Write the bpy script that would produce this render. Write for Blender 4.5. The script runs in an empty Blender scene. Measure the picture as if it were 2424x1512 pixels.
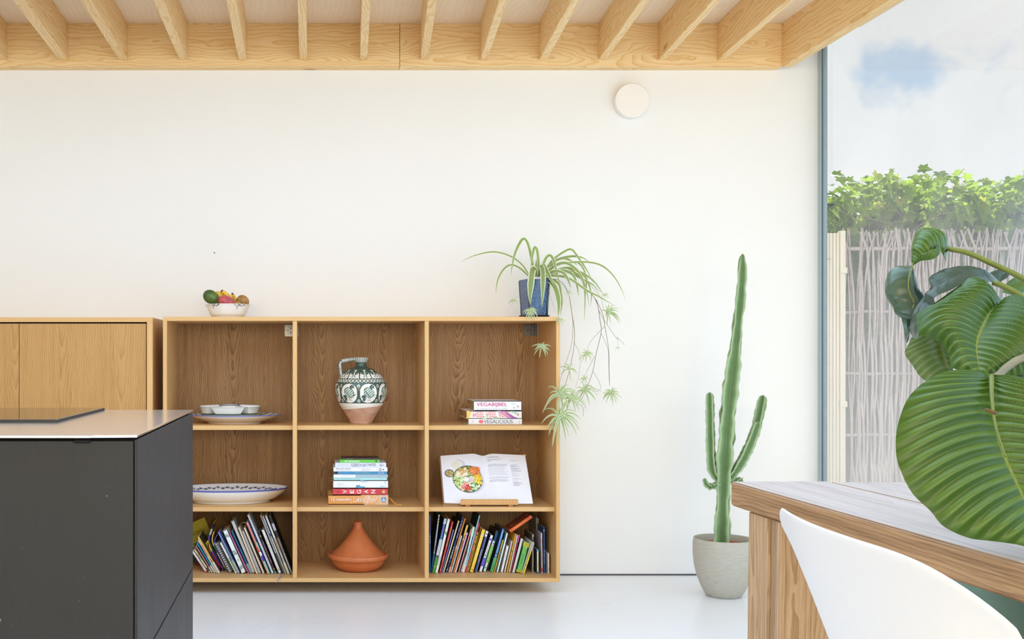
import bpy, bmesh, math, random
import numpy as np
from mathutils import Vector, Matrix
random.seed(7)
rng = np.random.default_rng(7)
SC = bpy.context.scene
COL = SC.collection
PI = math.pi

# ------------------------------------------------------------------ camera
F, VX, VY, H = 2600.0, 730.0, 846.0, 1.03      # focal length (px), vanishing point (px), eye height (m)
cam = bpy.data.objects.new('camera', bpy.data.cameras.new('camera'))
COL.objects.link(cam)
cam.location = (0, 0, H)
cam.rotation_euler = (PI / 2, 0, 0)
cam.data.sensor_width = 36.0
cam.data.lens = 36.0 * F / 2424.0
cam.data.shift_x = (1212 - VX) / 2424.0
cam.data.shift_y = (VY - 756) / 2424.0
cam.data.clip_start = 0.05
SC.camera = cam

# ------------------------------------------------------------------ view + light settings
SC.view_settings.view_transform = 'Standard'
SC.view_settings.look = 'None'
SC.view_settings.gamma = 1.0
SC.view_settings.use_curve_mapping = False
SC.view_settings.exposure = 0.0
SC.cycles.use_denoising = True
SC.cycles.max_bounces = 10
SC.cycles.diffuse_bounces = 6
SC.cycles.transparent_max_bounces = 12
SC.cycles.sample_clamp_indirect = 4.0
SC.cycles.caustics_reflective = False
SC.cycles.caustics_refractive = False


def lin(h):
    h = h.lstrip('#')
    out = []
    for i in (0, 2, 4):
        c = int(h[i:i + 2], 16) / 255.0
        out.append(c / 12.92 if c <= 0.04045 else ((c + 0.055) / 1.055) ** 2.4)
    return (out[0], out[1], out[2], 1.0)


class NB:
    """small node-tree builder"""
    def __init__(self, nt):
        self.nt = nt
        nt.nodes.clear()

    def n(self, t, **kw):
        nd = self.nt.nodes.new(t)
        for k, v in kw.items():
            setattr(nd, k, v)
        return nd

    def put(self, sock, v):
        if isinstance(v, bpy.types.NodeSocket):
            self.nt.links.new(v, sock)
        else:
            sock.default_value = v

    def m(self, op, a, b=0.0, c=0.0):
        nd = self.n('ShaderNodeMath', operation=op)
        self.put(nd.inputs[0], a)
        self.put(nd.inputs[1], b)
        self.put(nd.inputs[2], c)
        return nd.outputs[0]

    def mix(self, f, a, b, mode='MIX'):
        nd = self.n('ShaderNodeMix', data_type='RGBA', blend_type=mode)
        self.put(nd.inputs[0], f)
        self.put(nd.inputs[6], a)
        self.put(nd.inputs[7], b)
        return nd.outputs[2]

    def ramp(self, f, stops, interp='LINEAR'):
        nd = self.n('ShaderNodeValToRGB')
        nd.color_ramp.interpolation = interp
        e = nd.color_ramp.elements
        while len(e) < len(stops):
            e.new(0.5)
        for i, (p, c) in enumerate(stops):
            e[i].position = p
            e[i].color = c if len(c) == 4 else (*c, 1)
        self.put(nd.inputs[0], f)
        return nd.outputs[0]

    def comb(self, x, y, z):
        nd = self.n('ShaderNodeCombineXYZ')
        for i, v in enumerate((x, y, z)):
            self.put(nd.inputs[i], v)
        return nd.outputs[0]

    def sep(self, v):
        nd = self.n('ShaderNodeSeparateXYZ')
        self.put(nd.inputs[0], v)
        return nd.outputs

    def noise(self, vec, scale=1.0, detail=2.0, rough=0.5, dist=0.0, col=False):
        nd = self.n('ShaderNodeTexNoise')
        self.put(nd.inputs['Vector'], vec)
        nd.inputs['Scale'].default_value = scale
        nd.inputs['Detail'].default_value = detail
        nd.inputs['Roughness'].default_value = rough
        nd.inputs['Distortion'].default_value = dist
        return nd.outputs['Color' if col else 'Fac']


def smooth(nb, x, a, b):
    nd = nb.n('ShaderNodeMapRange', interpolation_type='SMOOTHSTEP')
    nb.put(nd.inputs['Value'], x)
    nd.inputs['From Min'].default_value = a
    nd.inputs['From Max'].default_value = b
    return nd.outputs['Result']


# ------------------------------------------------------------------ sky
world = bpy.data.worlds.new('sky')
SC.world = world
world.use_nodes = True
nb = NB(world.node_tree)
tc = nb.n('ShaderNodeTexCoord').outputs['Generated']
n1 = nb.noise(tc, 3.2, 6.0, 0.6)
n2 = nb.noise(tc, 9.0, 5.0, 0.6)
x, y, z = nb.sep(tc)
# one opening of blue between clouds in the direction seen over the hedge, more scattered by noise
gd = Vector((0.550, 1.0, 0.262)).normalized()
vd = nb.n('ShaderNodeVectorMath', operation='DISTANCE')
nb.put(vd.inputs[0], tc)
vd.inputs[1].default_value = gd
dist = nb.m('ADD', vd.outputs['Value'], nb.m('MULTIPLY', nb.m('SUBTRACT', n2, 0.5), 0.17))
dist = nb.m('ADD', dist, nb.m('MULTIPLY', nb.m('SUBTRACT', n1, 0.5), 0.14))
gap1 = nb.m('SUBTRACT', 1.0, smooth(nb, dist, 0.016, 0.046))
gap2 = smooth(nb, nb.m('ADD', nb.m('MULTIPLY', n1, 0.75), nb.m('MULTIPLY', n2, 0.25)), 0.60, 0.70)
gap = nb.m('MAXIMUM', gap1, gap2)
cloud = nb.ramp(nb.noise(tc, 5.0, 5.0, 0.55), [(0.30, (0.84, 0.85, 0.87)), (0.5, (0.92, 0.92, 0.93)), (0.68, (1.0, 1.0, 1.0))])
skycol = nb.mix(nb.m('MULTIPLY', gap, 0.9), cloud, (0.50, 0.66, 0.86, 1))
bg = nb.n('ShaderNodeBackground')
nb.put(bg.inputs['Color'], skycol)
bg.inputs['Strength'].default_value = 1.0
wo = nb.n('ShaderNodeOutputWorld')
nb.put(wo.inputs[0], bg.outputs[0])

# ------------------------------------------------------------------ sun, daylight at the glazing and added fill
def light(name, kind, loc, aim, energy, color, size=None):
    ld = bpy.data.lights.new(name, kind)
    o = bpy.data.objects.new(name, ld)
    COL.objects.link(o)
    o.location = loc
    o.rotation_euler = (Vector(aim) - Vector(loc)).to_track_quat('-Z', 'Y').to_euler()
    ld.energy = energy
    ld.color = color
    if size:
        ld.shape = 'RECTANGLE'
        ld.size, ld.size_y = size
    return o

sun = light('sun', 'SUN', (6, 10, 8), (6 - 0.36, 10 - 0.78, 8 - 0.95), 6.5, (1.0, 0.97, 0.92))
sun.data.angle = 0.01
# lamps adding to daylight at the right glazing; unseen fill added behind and overhead
light('daylight_right', 'AREA', (2.36, 1.6, 1.35), (0.0, 2.2, 1.1), 40, (0.34, 0.68, 1.06), (4.2, 2.0))
light('fill_front', 'AREA', (0.0, -3.2, 1.75), (0.0, 0.0, 1.45), 143, (1.0, 0.895, 0.58), (5.0, 1.5))  # added warm fill from behind the camera, not a real source
light('fill_overhead', 'AREA', (-0.35, 2.25, 2.38), (-0.35, 2.4, 0.0), 84, (0.54, 0.77, 1.08), (3.3, 2.2))  # added overhead fill; the ceiling has no opening here

# ------------------------------------------------------------------ object helpers
def P(px, py, D):
    return Vector(((px - VX) * D / F, D, H - (py - VY) * D / F))

def S(n, D):
    return n * D / F

def root_of(o):
    while o.parent:
        o = o.parent
    return o

def thing(name, label, cat, loc=(0, 0, 0), group=None, rot=None):
    o = bpy.data.objects.new(name, None)
    COL.objects.link(o)
    o.location = loc
    o.empty_display_size = 0.05
    if rot:
        o.rotation_euler = rot
    o['label'] = label
    o['category'] = cat
    if group:
        o['group'] = group
    return o

def link(name, me, mats, parent=None, label=None, kind=None):
    o = bpy.data.objects.new(name, me)
    COL.objects.link(o)
    if mats is not None and len(me.materials) == 0:
        for m_ in (mats if isinstance(mats, (list, tuple)) else [mats]):
            me.materials.append(m_)
    if parent:
        o.parent = parent
    if label:
        o['label'] = label
    if kind:
        o['kind'] = kind
    return o

def bmobj(name, bm, mats, parent=None, smooth_=False, label=None, kind=None, world=True):
    """bm in world coordinates; moved into the frame of the thing it belongs to"""
    if parent is not None and world:
        bmesh.ops.translate(bm, verts=bm.verts, vec=-root_of(parent).location)
    me = bpy.data.meshes.new(name)
    bm.to_mesh(me)
    bm.free()
    if smooth_:
        me.polygons.foreach_set('use_smooth', [True] * len(me.polygons))
    return link(name, me, mats, parent, label, kind)

def box(bm, x0, x1, y0, y1, z0, z1, mi=0):
    vs = [bm.verts.new(c) for c in ((x0, y0, z0), (x1, y0, z0), (x1, y1, z0), (x0, y1, z0),
                                    (x0, y0, z1), (x1, y0, z1), (x1, y1, z1), (x0, y1, z1))]
    fs = []
    for q in ((0, 3, 2, 1), (4, 5, 6, 7), (0, 1, 5, 4), (1, 2, 6, 5), (2, 3, 7, 6), (3, 0, 4, 7)):
        f = bm.faces.new([vs[i] for i in q])
        f.material_index = mi
        fs.append(f)
    return vs, fs

def bevel(bm, w, seg=1):
    bmesh.ops.bevel(bm, geom=list(bm.edges), offset=w, segments=seg, affect='EDGES', clamp_overlap=True)

def boxobj(name, x0, x1, y0, y1, z0, z1, mat, parent=None, bev=0.0008, label=None, kind=None):
    bm = bmesh.new()
    box(bm, min(x0, x1), max(x0, x1), min(y0, y1), max(y0, y1), min(z0, z1), max(z0, z1))
    if bev:
        bevel(bm, bev)
    return bmobj(name, bm, mat, parent, label=label, kind=kind)

def lathe(bm, prof, seg=48, cx=0, cy=0, cz=0, rx=1.0, ry=1.0, yaw=0.0, wav=None, cap0=True, cap1=False):
    rings = []
    cs, sn = math.cos(yaw), math.sin(yaw)
    for (r, z) in prof:
        ring = []
        for i in range(seg):
            a = 2 * PI * i / seg
            rr = r * (1 + (wav(a, r, z) if wav else 0.0))
            px, py = rr * math.cos(a) * rx, rr * math.sin(a) * ry
            ring.append(bm.verts.new((cx + px * cs - py * sn, cy + px * sn + py * cs, cz + z)))
        rings.append(ring)
    for j in range(len(rings) - 1):
        for i in range(seg):
            k = (i + 1) % seg
            bm.faces.new((rings[j][i], rings[j][k], rings[j + 1][k], rings[j + 1][i]))
    if cap0:
        bm.faces.new(rings[0][::-1])
    if cap1:
        bm.faces.new(rings[-1])
    return rings

def smoothpath(pts, n):
    """Catmull-Rom through pts (Vectors or tuples), n samples"""
    p = [np.array(q, float) for q in pts]
    if len(p) == 2:
        return [p[0] + (p[1] - p[0]) * i / (n - 1) for i in range(n)]
    p = [2 * p[0] - p[1]] + p + [2 * p[-1] - p[-2]]
    L = [0.0]
    for i in range(1, len(p) - 2):
        L.append(L[-1] + max(1e-6, np.linalg.norm(p[i + 1] - p[i])))
    out = []
    for i in range(n):
        s = L[-1] * i / (n - 1)
        k = 0
        while k < len(L) - 2 and s > L[k + 1]:
            k += 1
        t = min(1.0, max(0.0, (s - L[k]) / (L[k + 1] - L[k])))
        a, b, c, d = p[k], p[k + 1], p[k + 2], p[k + 3]
        out.append(0.5 * ((2 * b) + (-a + c) * t + (2 * a - 5 * b + 4 * c - d) * t * t + (-a + 3 * b - 3 * c + d) * t ** 3))
    return out

def tube(bm, pts, r0, r1=None, seg=6, caps=True, rfun=None):
    r1 = r0 if r1 is None else r1
    pts = [Vector(q) for q in pts]
    rings = []
    up = Vector((0.13, 0.21, 0.97))
    n = len(pts)
    for i, p in enumerate(pts):
        t = (pts[min(i + 1, n - 1)] - pts[max(i - 1, 0)]).normalized()
        a = t.cross(up)
        if a.length < 1e-3:
            a = t.cross(Vector((1, 0, 0)))
        a.normalize()
        b = t.cross(a).normalized()
        f = i / (n - 1)
        r = rfun(f) if rfun else r0 + (r1 - r0) * f
        rings.append([bm.verts.new(p + (a * math.cos(2 * PI * k / seg) + b * math.sin(2 * PI * k / seg)) * r) for k in range(seg)])
    for j in range(n - 1):
        for k in range(seg):
            l = (k + 1) % seg
            bm.faces.new((rings[j][k], rings[j][l], rings[j + 1][l], rings[j + 1][k]))
    if caps:
        bm.faces.new(rings[0][::-1])
        bm.faces.new(rings[-1])
    return rings

def gridmesh(name, V, uv=None, cols=None, closed_u=False):
    """V: array (nu, nv, 3) -> mesh of quads; uv (nu,nv,2); cols (nu,nv,3) linear"""
    nu, nv = V.shape[:2]
    me = bpy.data.meshes.new(name)
    idx = np.arange(nu * nv).reshape(nu, nv)
    if closed_u:
        idx = np.vstack([idx, idx[:1]])
    q = np.stack([idx[:-1, :-1], idx[1:, :-1], idx[1:, 1:], idx[:-1, 1:]], -1).reshape(-1, 4)
    me.vertices.add(nu * nv)
    me.vertices.foreach_set('co', V.reshape(-1).astype(np.float32))
    me.loops.add(q.size)
    me.loops.foreach_set('vertex_index', q.reshape(-1).astype(np.int32))
    me.polygons.add(len(q))
    me.polygons.foreach_set('loop_start', (np.arange(len(q)) * 4).astype(np.int32))
    me.polygons.foreach_set('loop_total', np.full(len(q), 4, np.int32))
    me.polygons.foreach_set('use_smooth', np.ones(len(q), bool))
    me.update(calc_edges=True)
    if uv is not None:
        l = me.uv_layers.new(name='UVMap')
        l.data.foreach_set('uv', uv.reshape(-1, 2)[q.reshape(-1)].reshape(-1).astype(np.float32))
    if cols is not None:
        c = me.color_attributes.new('print', 'FLOAT_COLOR', 'POINT')
        c4 = np.concatenate([cols.reshape(-1, 3), np.ones((nu * nv, 1))], 1)
        c.data.foreach_set('color', c4.reshape(-1).astype(np.float32))
    me.validate()
    return me

# ------------------------------------------------------------------ materials
def new_mat(name):
    m_ = bpy.data.materials.new(name)
    m_.use_nodes = True
    return m_, NB(m_.node_tree)

def finish(nb, col, rough=0.5, spec=0.5, metal=0.0, bump=None, bump_s=0.2, bump_d=0.002, coat=0.0):
    b = nb.n('ShaderNodeBsdfPrincipled')
    nb.put(b.inputs['Base Color'], col)
    nb.put(b.inputs['Roughness'], rough)
    b.inputs['Specular IOR Level'].default_value = spec
    b.inputs['Metallic'].default_value = metal
    if coat:
        b.inputs['Coat Weight'].default_value = coat
        b.inputs['Coat Roughness'].default_value = 0.08
    if bump is not None:
        bn = nb.n('ShaderNodeBump')
        bn.inputs['Strength'].default_value = bump_s
        bn.inputs['Distance'].default_value = bump_d
        nb.put(bn.inputs['Height'], bump)
        nb.put(b.inputs['Normal'], bn.outputs[0])
    o = nb.n('ShaderNodeOutputMaterial')
    nb.put(o.inputs[0], b.outputs[0])
    return b

def objcoord(nb):
    return nb.n('ShaderNodeTexCoord').outputs['Object']

_pl = {}
def plain(h, rough=0.5, spec=0.5, metal=0.0, vary=0.06, scale=60.0, coat=0.0):
    """plain coloured material with a little noise in its tone"""
    key = (h, rough, spec, metal, vary, scale, coat)
    if key in _pl:
        return _pl[key]
    m_, nb = new_mat('plain_' + h.strip('#'))
    c = lin(h)
    n = nb.noise(objcoord(nb), scale, 3.0)
    dark = tuple(v * (1 - vary * 1.6) for v in c[:3]) + (1,)
    lite = tuple(min(1, v * (1 + vary)) for v in c[:3]) + (1,)
    finish(nb, nb.mix(n, dark, lite), rough, spec, metal, coat=coat)
    _pl[key] = m_
    return m_

def wood(name, axis, lite, mid, dark, width=0.22, k1=85.0, k2=16.0, ring=0.5, fine=0.35, streak=0.5, rough=0.45,
         knots=0.0, warp=1.6, bump=0.12, spec=0.4, curve=0.0004):
    """axis: grain direction; cathedral arches repeated (book-matched) across `width`"""
    m_, nb = new_mat(name)
    oc = objcoord(nb)
    rnd = nb.n('ShaderNodeObjectInfo').outputs['Random']
    x, y, z = nb.sep(oc)
    if axis == 'x':
        a, b, l = z, y, x
    elif axis == 'y':
        a, b, l = nb.m('ADD', x, nb.m('MULTIPLY', z, 0.9)), z, y
    else:
        a, b, l = nb.m('ADD', x, nb.m('MULTIPLY', y, 0.8)), y, z
    if axis == 'x':
        a = nb.m('ADD', z, nb.m('MULTIPLY', y, 0.8))
    a = nb.m('ADD', a, nb.m('MULTIPLY', rnd, 3.7))
    l = nb.m('ADD', l, nb.m('MULTIPLY', rnd, 11.3))
    w1 = nb.noise(nb.comb(nb.m('MULTIPLY', a, 7.0), nb.m('MULTIPLY', b, 7.0), nb.m('MULTIPLY', l, 2.2)), 1.0, 3.0, 0.55)
    w2 = nb.noise(nb.comb(nb.m('MULTIPLY', a, 28.0), nb.m('MULTIPLY', b, 28.0), nb.m('MULTIPLY', l, 9.0)), 1.0, 2.0, 0.5)
    pp = nb.m('SUBTRACT', nb.m('PINGPONG', a, width), width * 0.5)
    pp = nb.m('ADD', pp, nb.m('MULTIPLY', nb.m('SUBTRACT', w1, 0.5), 0.03))
    rr = nb.m('SQRT', nb.m('ADD', nb.m('MULTIPLY', pp, pp), curve))
    v = nb.m('SUBTRACT', nb.m('MULTIPLY', rr, k1), nb.m('MULTIPLY', l, k2))
    v = nb.m('ADD', v, nb.m('MULTIPLY', w1, warp * 2.0))
    v = nb.m('ADD', v, nb.m('MULTIPLY', w2, warp * 0.35))
    if knots:
        vor = nb.n('ShaderNodeTexVoronoi')
        nb.put(vor.inputs['Vector'], nb.comb(nb.m('MULTIPLY', a, 5.0), nb.m('MULTIPLY', b, 2.0), nb.m('MULTIPLY', l, 1.6)))
        vor.inputs['Scale'].default_value = 1.0
        kd = vor.outputs['Distance']
        v = nb.m('ADD', v, nb.m('MULTIPLY', nb.m('SUBTRACT', 1.0, smooth(nb, kd, 0.0, 0.45)), 4.0))
    rg = nb.m('POWER', nb.m('FRACT', v), 2.2)
    fg = nb.noise(nb.comb(nb.m('MULTIPLY', a, 420.0), nb.m('MULTIPLY', b, 420.0), nb.m('MULTIPLY', l, 14.0)), 1.0, 3.0, 0.6)
    st = nb.noise(nb.comb(nb.m('MULTIPLY', a, 55.0), nb.m('MULTIPLY', b, 55.0), nb.m('MULTIPLY', l, 2.2)), 1.0, 3.0, 0.6)
    f = nb.m('ADD', nb.m('MULTIPLY', rg, ring), nb.m('MULTIPLY', nb.m('SUBTRACT', st, 0.42), streak))
    f = nb.m('ADD', f, nb.m('MULTIPLY', nb.m('SUBTRACT', fg, 0.5), fine))
    f = nb.m('ADD', f, nb.m('MULTIPLY', nb.m('SUBTRACT', rnd, 0.5), 0.12))
    col = nb.ramp(f, [(0.0, lin(lite)), (0.38, lin(mid)), (0.95, lin(dark))])
    if knots:
        kk = nb.m('SUBTRACT', 1.0, smooth(nb, kd, 0.02, 0.085))
        col = nb.mix(nb.m('MULTIPLY', kk, knots), col, lin(dark))
    finish(nb, col, rough, spec, bump=fg, bump_s=bump, bump_d=0.0006)
    return m_
M = {}
# oak: light edges, warmer doors and back veneer
for ax in 'xyz':
    M['oak_' + ax] = wood('oak_edge_' + ax, ax, 'dcb27a', 'cfa063', 'a8743e', width=0.5, k1=120, k2=3, ring=0.22, fine=0.4, streak=0.45, rough=0.42)
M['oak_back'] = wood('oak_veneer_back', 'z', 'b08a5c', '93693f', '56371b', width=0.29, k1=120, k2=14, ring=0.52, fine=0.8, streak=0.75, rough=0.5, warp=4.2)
M['oak_door'] = wood('oak_veneer_door', 'z', 'c2955c', 'aa7c44', '7c5126', width=0.26, k1=110, k2=6, ring=0.32, fine=0.7, streak=0.5, rough=0.42, warp=3.0)
M['oak_side'] = wood('oak_veneer_side', 'z', 'c89a60', 'b3844c', '7f5530', width=0.3, k1=100, k2=8, ring=0.35, fine=0.5, streak=0.4, rough=0.45)
# spruce construction timber
for ax in 'xy':
    M['spruce_' + ax] = wood('spruce_' + ax, ax, 'f0d2a0', 'e2ba7c', 'ac773c', width=0.17, k1=60, k2=1.4, ring=0.42, fine=0.25, streak=0.4, rough=0.55, knots=0.8, warp=3.0, curve=0.0002)
M['plywood'] = wood('birch_plywood', 'y', 'f4e6d2', 'eddcc2', 'dcc3a0', width=0.4, k1=40, k2=2, ring=0.25, fine=0.2, streak=0.35, rough=0.6)
# table timber
M['table_wood'] = wood('reclaimed_pine_y', 'y', 'b99268', '8d6a47', '4a3421', width=0.12, k1=190, k2=1.5, ring=0.26, fine=0.6, streak=1.0, rough=0.65, knots=0.6, warp=3.0, bump=0.4)
M['leg_wood'] = wood('reclaimed_pine_z', 'z', 'c6a57f', 'a98660', '65492f', width=0.14, k1=130, k2=2.0, ring=0.4, fine=0.6, streak=0.7, rough=0.7, warp=2.5, bump=0.4)
M['leg_wood_dark'] = wood('reclaimed_pine_grey', 'z', 'a88a6a', '8f7254', '5b442d', width=0.14, k1=130, k2=2.0, ring=0.4, fine=0.7, streak=0.8, rough=0.8, warp=2.5, bump=0.5)
M['white_wash'] = wood('whitewashed_pine', 'y', 'c2b7b0', 'b0a59f', '66574c', width=0.16, k1=70, k2=1.5, ring=0.22, fine=0.4, streak=1.0, rough=0.85, spec=0.15, knots=0.35, warp=3.0, bump=0.3)
M['bamboo'] = wood('bamboo_ply', 'z', 'dcab72', 'cf9a5d', 'a06c38', width=0.06, k1=200, k2=1.0, ring=0.4, fine=0.5, streak=0.7, rough=0.45)

def wall_mat():
    m_, nb = new_mat('white_plaster')
    oc = objcoord(nb)
    n = nb.noise(oc, 2.0, 4.0)
    f = nb.noise(oc, 350.0, 2.0)
    col = nb.mix(n, (0.87, 0.865, 0.86, 1), (0.90, 0.895, 0.89, 1))
    finish(nb, col, 0.75, 0.25, bump=f, bump_s=0.04, bump_d=0.0005)
    return m_
M['wall'] = wall_mat()

def floor_mat():
    m_, nb = new_mat('pale_poured_resin')
    oc = objcoord(nb)
    n = nb.noise(oc, 1.3, 3.0)
    col = nb.mix(n, (0.84, 0.86, 0.89, 1), (0.885, 0.90, 0.925, 1))
    finish(nb, col, nb.m('ADD', nb.m('MULTIPLY', n, 0.15), 0.22), 0.45)
    return m_
M['floor'] = floor_mat()

def steel_black():
    m_, nb = new_mat('blued_steel')
    oc = objcoord(nb)
    x, y, z = nb.sep(oc)
    n = nb.noise(nb.comb(nb.m('MULTIPLY', x, 6), nb.m('MULTIPLY', y, 6), nb.m('MULTIPLY', z, 2)), 1.0, 5.0, 0.6)
    f = nb.noise(nb.comb(nb.m('MULTIPLY', x, 500), nb.m('MULTIPLY', y, 500), nb.m('MULTIPLY', z, 20)), 1.0, 2.0)
    s = nb.noise(oc, 90.0, 2.0)
    col = nb.mix(n, (0.017, 0.0175, 0.020, 1), (0.032, 0.0335, 0.039, 1))
    col = nb.mix(nb.m('MULTIPLY', f, 0.25), col, (0.05, 0.051, 0.055, 1))
    col = nb.mix(nb.m('MULTIPLY', smooth(nb, s, 0.76, 0.80), 0.6), col, (0.3, 0.3, 0.31, 1))
    finish(nb, col, nb.m('ADD', nb.m('MULTIPLY', n, 0.2), 0.40), 0.32, metal=0.25, bump=f, bump_s=0.03)
    return m_
M['steel_black'] = steel_black()

def steel_top():
    m_, nb = new_mat('brushed_steel_top')
    oc = objcoord(nb)
    x, y, z = nb.sep(oc)
    f = nb.noise(nb.comb(nb.m('MULTIPLY', x, 20), nb.m('MULTIPLY', y, 500), z), 1.0, 2.0)
    s = nb.noise(oc, 70.0, 2.0)
    rough = nb.m('ADD', 0.13, nb.m('MULTIPLY', f, 0.06))
    col = nb.mix(smooth(nb, s, 0.74, 0.78), (0.86, 0.83, 0.83, 1), (0.95, 0.95, 0.95, 1))
    finish(nb, col, rough, 0.5, metal=0.94)
    return m_
M['steel_top'] = steel_top()
M['hob_glass'] = plain('08090b', 0.06, 0.6, vary=0.02)
M['dark_gap'] = plain('1b1a1a', 0.7, 0.2)
M['grey_joint'] = plain('4a4a50', 0.8, 0.2)
M['white_lacquer'] = plain('f6f2ee', 0.4, 0.4, vary=0.02)
M['alu'] = plain('b0c4cc', 0.38, 0.5, metal=0.35, vary=0.04)
M['hob_edge'] = plain('131416', 0.35, 0.3, vary=.02)
M['alu_dark'] = plain('5d6a78', 0.45, 0.4, metal=0.2, vary=0.04)
M['zinc_shaded'] = plain('6f6c6a', 0.42, 0.5, metal=0.5, vary=0.1)  # darker copy of zinc, the second bracket's shade put into its colour
M['zinc'] = plain('a6a3a0', 0.35, 0.5, metal=0.75, vary=0.08)
M['page'] = plain('efe8da', 0.8, 0.2, vary=0.05, scale=200)
M['page_white'] = plain('f4f3f7', 0.75, 0.2, vary=0.02)

def glass_mat():
    """clear pane, a little reflective, with a painted glare haze that thickens towards the bottom"""
    m_, nb = new_mat('hazy_window_glass')
    oc = objcoord(nb)
    x, y, z = nb.sep(oc)
    n = nb.noise(nb.comb(x, nb.m('MULTIPLY', y, 1.6), nb.m('MULTIPLY', z, 1.1)), 1.7, 4.0, 0.6)
    g = nb.m('SUBTRACT', 1.0, smooth(nb, z, 0.1, 2.15))
    d = nb.m('ADD', nb.m('MULTIPLY', g, 0.20), nb.m('MULTIPLY', nb.m('SUBTRACT', n, 0.5), 0.12))  # glare veil painted into the pane, heavier towards the bottom
    d = nb.m('MAXIMUM', nb.m('ADD', d, 0.02), 0.015)
    tr = nb.n('ShaderNodeBsdfTransparent')
    tr.inputs[0].default_value = (0.97, 0.985, 0.985, 1)
    gl = nb.n('ShaderNodeBsdfGlossy')
    gl.inputs['Roughness'].default_value = 0.02
    haze = nb.n('ShaderNodeBsdfTranslucent')
    haze.inputs[0].default_value = (0.90, 0.92, 0.95, 1)
    fr = nb.n('ShaderNodeFresnel')
    fr.inputs[0].default_value = 1.3
    a = nb.n('ShaderNodeMixShader')
    nb.put(a.inputs[0], nb.m('MULTIPLY', fr.outputs[0], 0.12))
    nb.put(a.inputs[1], tr.outputs[0])
    nb.put(a.inputs[2], gl.outputs[0])
    b = nb.n('ShaderNodeMixShader')
    nb.put(b.inputs[0], d)
    nb.put(b.inputs[1], a.outputs[0])
    nb.put(b.inputs[2], haze.outputs[0])
    o = nb.n('ShaderNodeOutputMaterial')
    nb.put(o.inputs[0], b.outputs[0])
    return m_
M['glass'] = glass_mat()

def struct(o):
    o['kind'] = 'structure'
    return o

# ================================================================== THE ROOM
WX0, WX1, WY0, WY1 = -3.4, 2.412, -3.6, 5.2
CZ = H + (VY - 58) / 2600 * 5.16           # underside of the deck
struct(boxobj('wall_back', WX0 - 0.15, WX1, WY1, WY1 + 0.25, -0.1, CZ + 0.14, M['wall'], bev=0))
struct(boxobj('wall_left', WX0 - 0.15, WX0, WY0, WY1, -0.1, CZ + 0.14, M['wall'], bev=0))
struct(boxobj('floor', WX0 - 0.15, WX1 + 0.06, WY0, WY1, -0.1, 0, M['floor'], bev=0))
struct(boxobj('trim_1', -0.2, WX1 - 0.02, WY1 - 0.004, WY1, 0.0, 0.0055, M['grey_joint'], bev=0))
# front wall behind the camera: a glazed garden front between two piers and a lintel
bm = bmesh.new()
box(bm, WX0 - 0.15, -2.6, WY0 - 0.2, WY0, -0.1, CZ + 0.14)
box(bm, 2.25, WX1 + 0.06, WY0 - 0.2, WY0, -0.1, CZ + 0.14)
box(bm, -2.6, 2.25, WY0 - 0.2, WY0, 2.45, CZ + 0.14)
struct(bmobj('wall_front', bm, M['wall']))

# ceiling: plywood deck on spruce rafters
ceil = struct(boxobj('ceiling', WX0, WX1 + 0.2, WY0 - 0.2, WY1, CZ, CZ + 0.14, M['plywood'], bev=0))
BY = 5.14                                   # face of the wall beam
BZ0 = H + (VY - 158.5) / 2600 * BY
RZ0 = H + (VY - 142.5) / 2600 * BY          # rafter undersides
def k_at(px, D):
    return (px - VX) * D / F
for (a, b) in ((-240, 945.6), (946.8, 1851.5)):
    boxobj('wall_beam', k_at(a, BY), k_at(b, BY), BY, WY1, BZ0, CZ, M['spruce_x'], ceil, bev=0.0006)
# rafters: underside edges at the beam (px left, right) and where the left edge leaves the top of the photo
RAFT = [(-1, 17, None), (139, 161, 30), (282, 302, 190), (425, 445, 362.5), (565, 584, 535), (709, 727, 704),
        (852, 869, 857), (995, 1013, 1013), (1136, 1153, 1182), (1276, 1294, 1352), (1417, 1434, 1518),
        (1558, 1575, 1688), (1698, 1715, 1862)]
def quad_prism(bm, q0, q1):
    """q0, q1: 4 corners each"""
    a = [bm.verts.new(v) for v in q0]
    b = [bm.verts.new(v) for v in q1]
    bm.faces.new(a[::-1])
    bm.faces.new(b)
    for i in range(4):
        j = (i + 1) % 4
        bm.faces.new((a[i], a[j], b[j], b[i]))
def rafter(name, xa, xb, yaw, z0):
    y0, y1 = BY, WY0
    bm = bmesh.new()
    dx = yaw * (y1 - y0)
    quad_prism(bm, [(xa, y0, z0), (xb, y0, z0), (xb, y0, CZ), (xa, y0, CZ)],
               [(xa + dx, y1, z0), (xb + dx, y1, z0), (xb + dx, y1, CZ), (xa + dx, y1, CZ)])
    bmesh.ops.recalc_face_normals(bm, faces=bm.faces)
    bevel(bm, 0.0015)
    return bmobj(name, bm, M['spruce_y'], ceil)
ytop = (RZ0 - H) * F / VY                   # distance at which the undersides leave the frame
for (a, b, t) in RAFT:
    xa, xb = k_at(a, BY), k_at(b, BY)
    yaw = 0.0
    if t is not None:
        yaw = (k_at(t, ytop) - xa) / (ytop - BY)
    else:
        yaw = -0.024
    rafter('rafter', xa, xb, yaw, RZ0)
xa = k_at(1845, BY)
ytb = (BZ0 - H) * F / VY
rafter('edge_beam', k_at(1851, BY), k_at(1876, BY), (k_at(2108, ytb) - k_at(1851, BY)) / (ytb - BY), BZ0)

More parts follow.
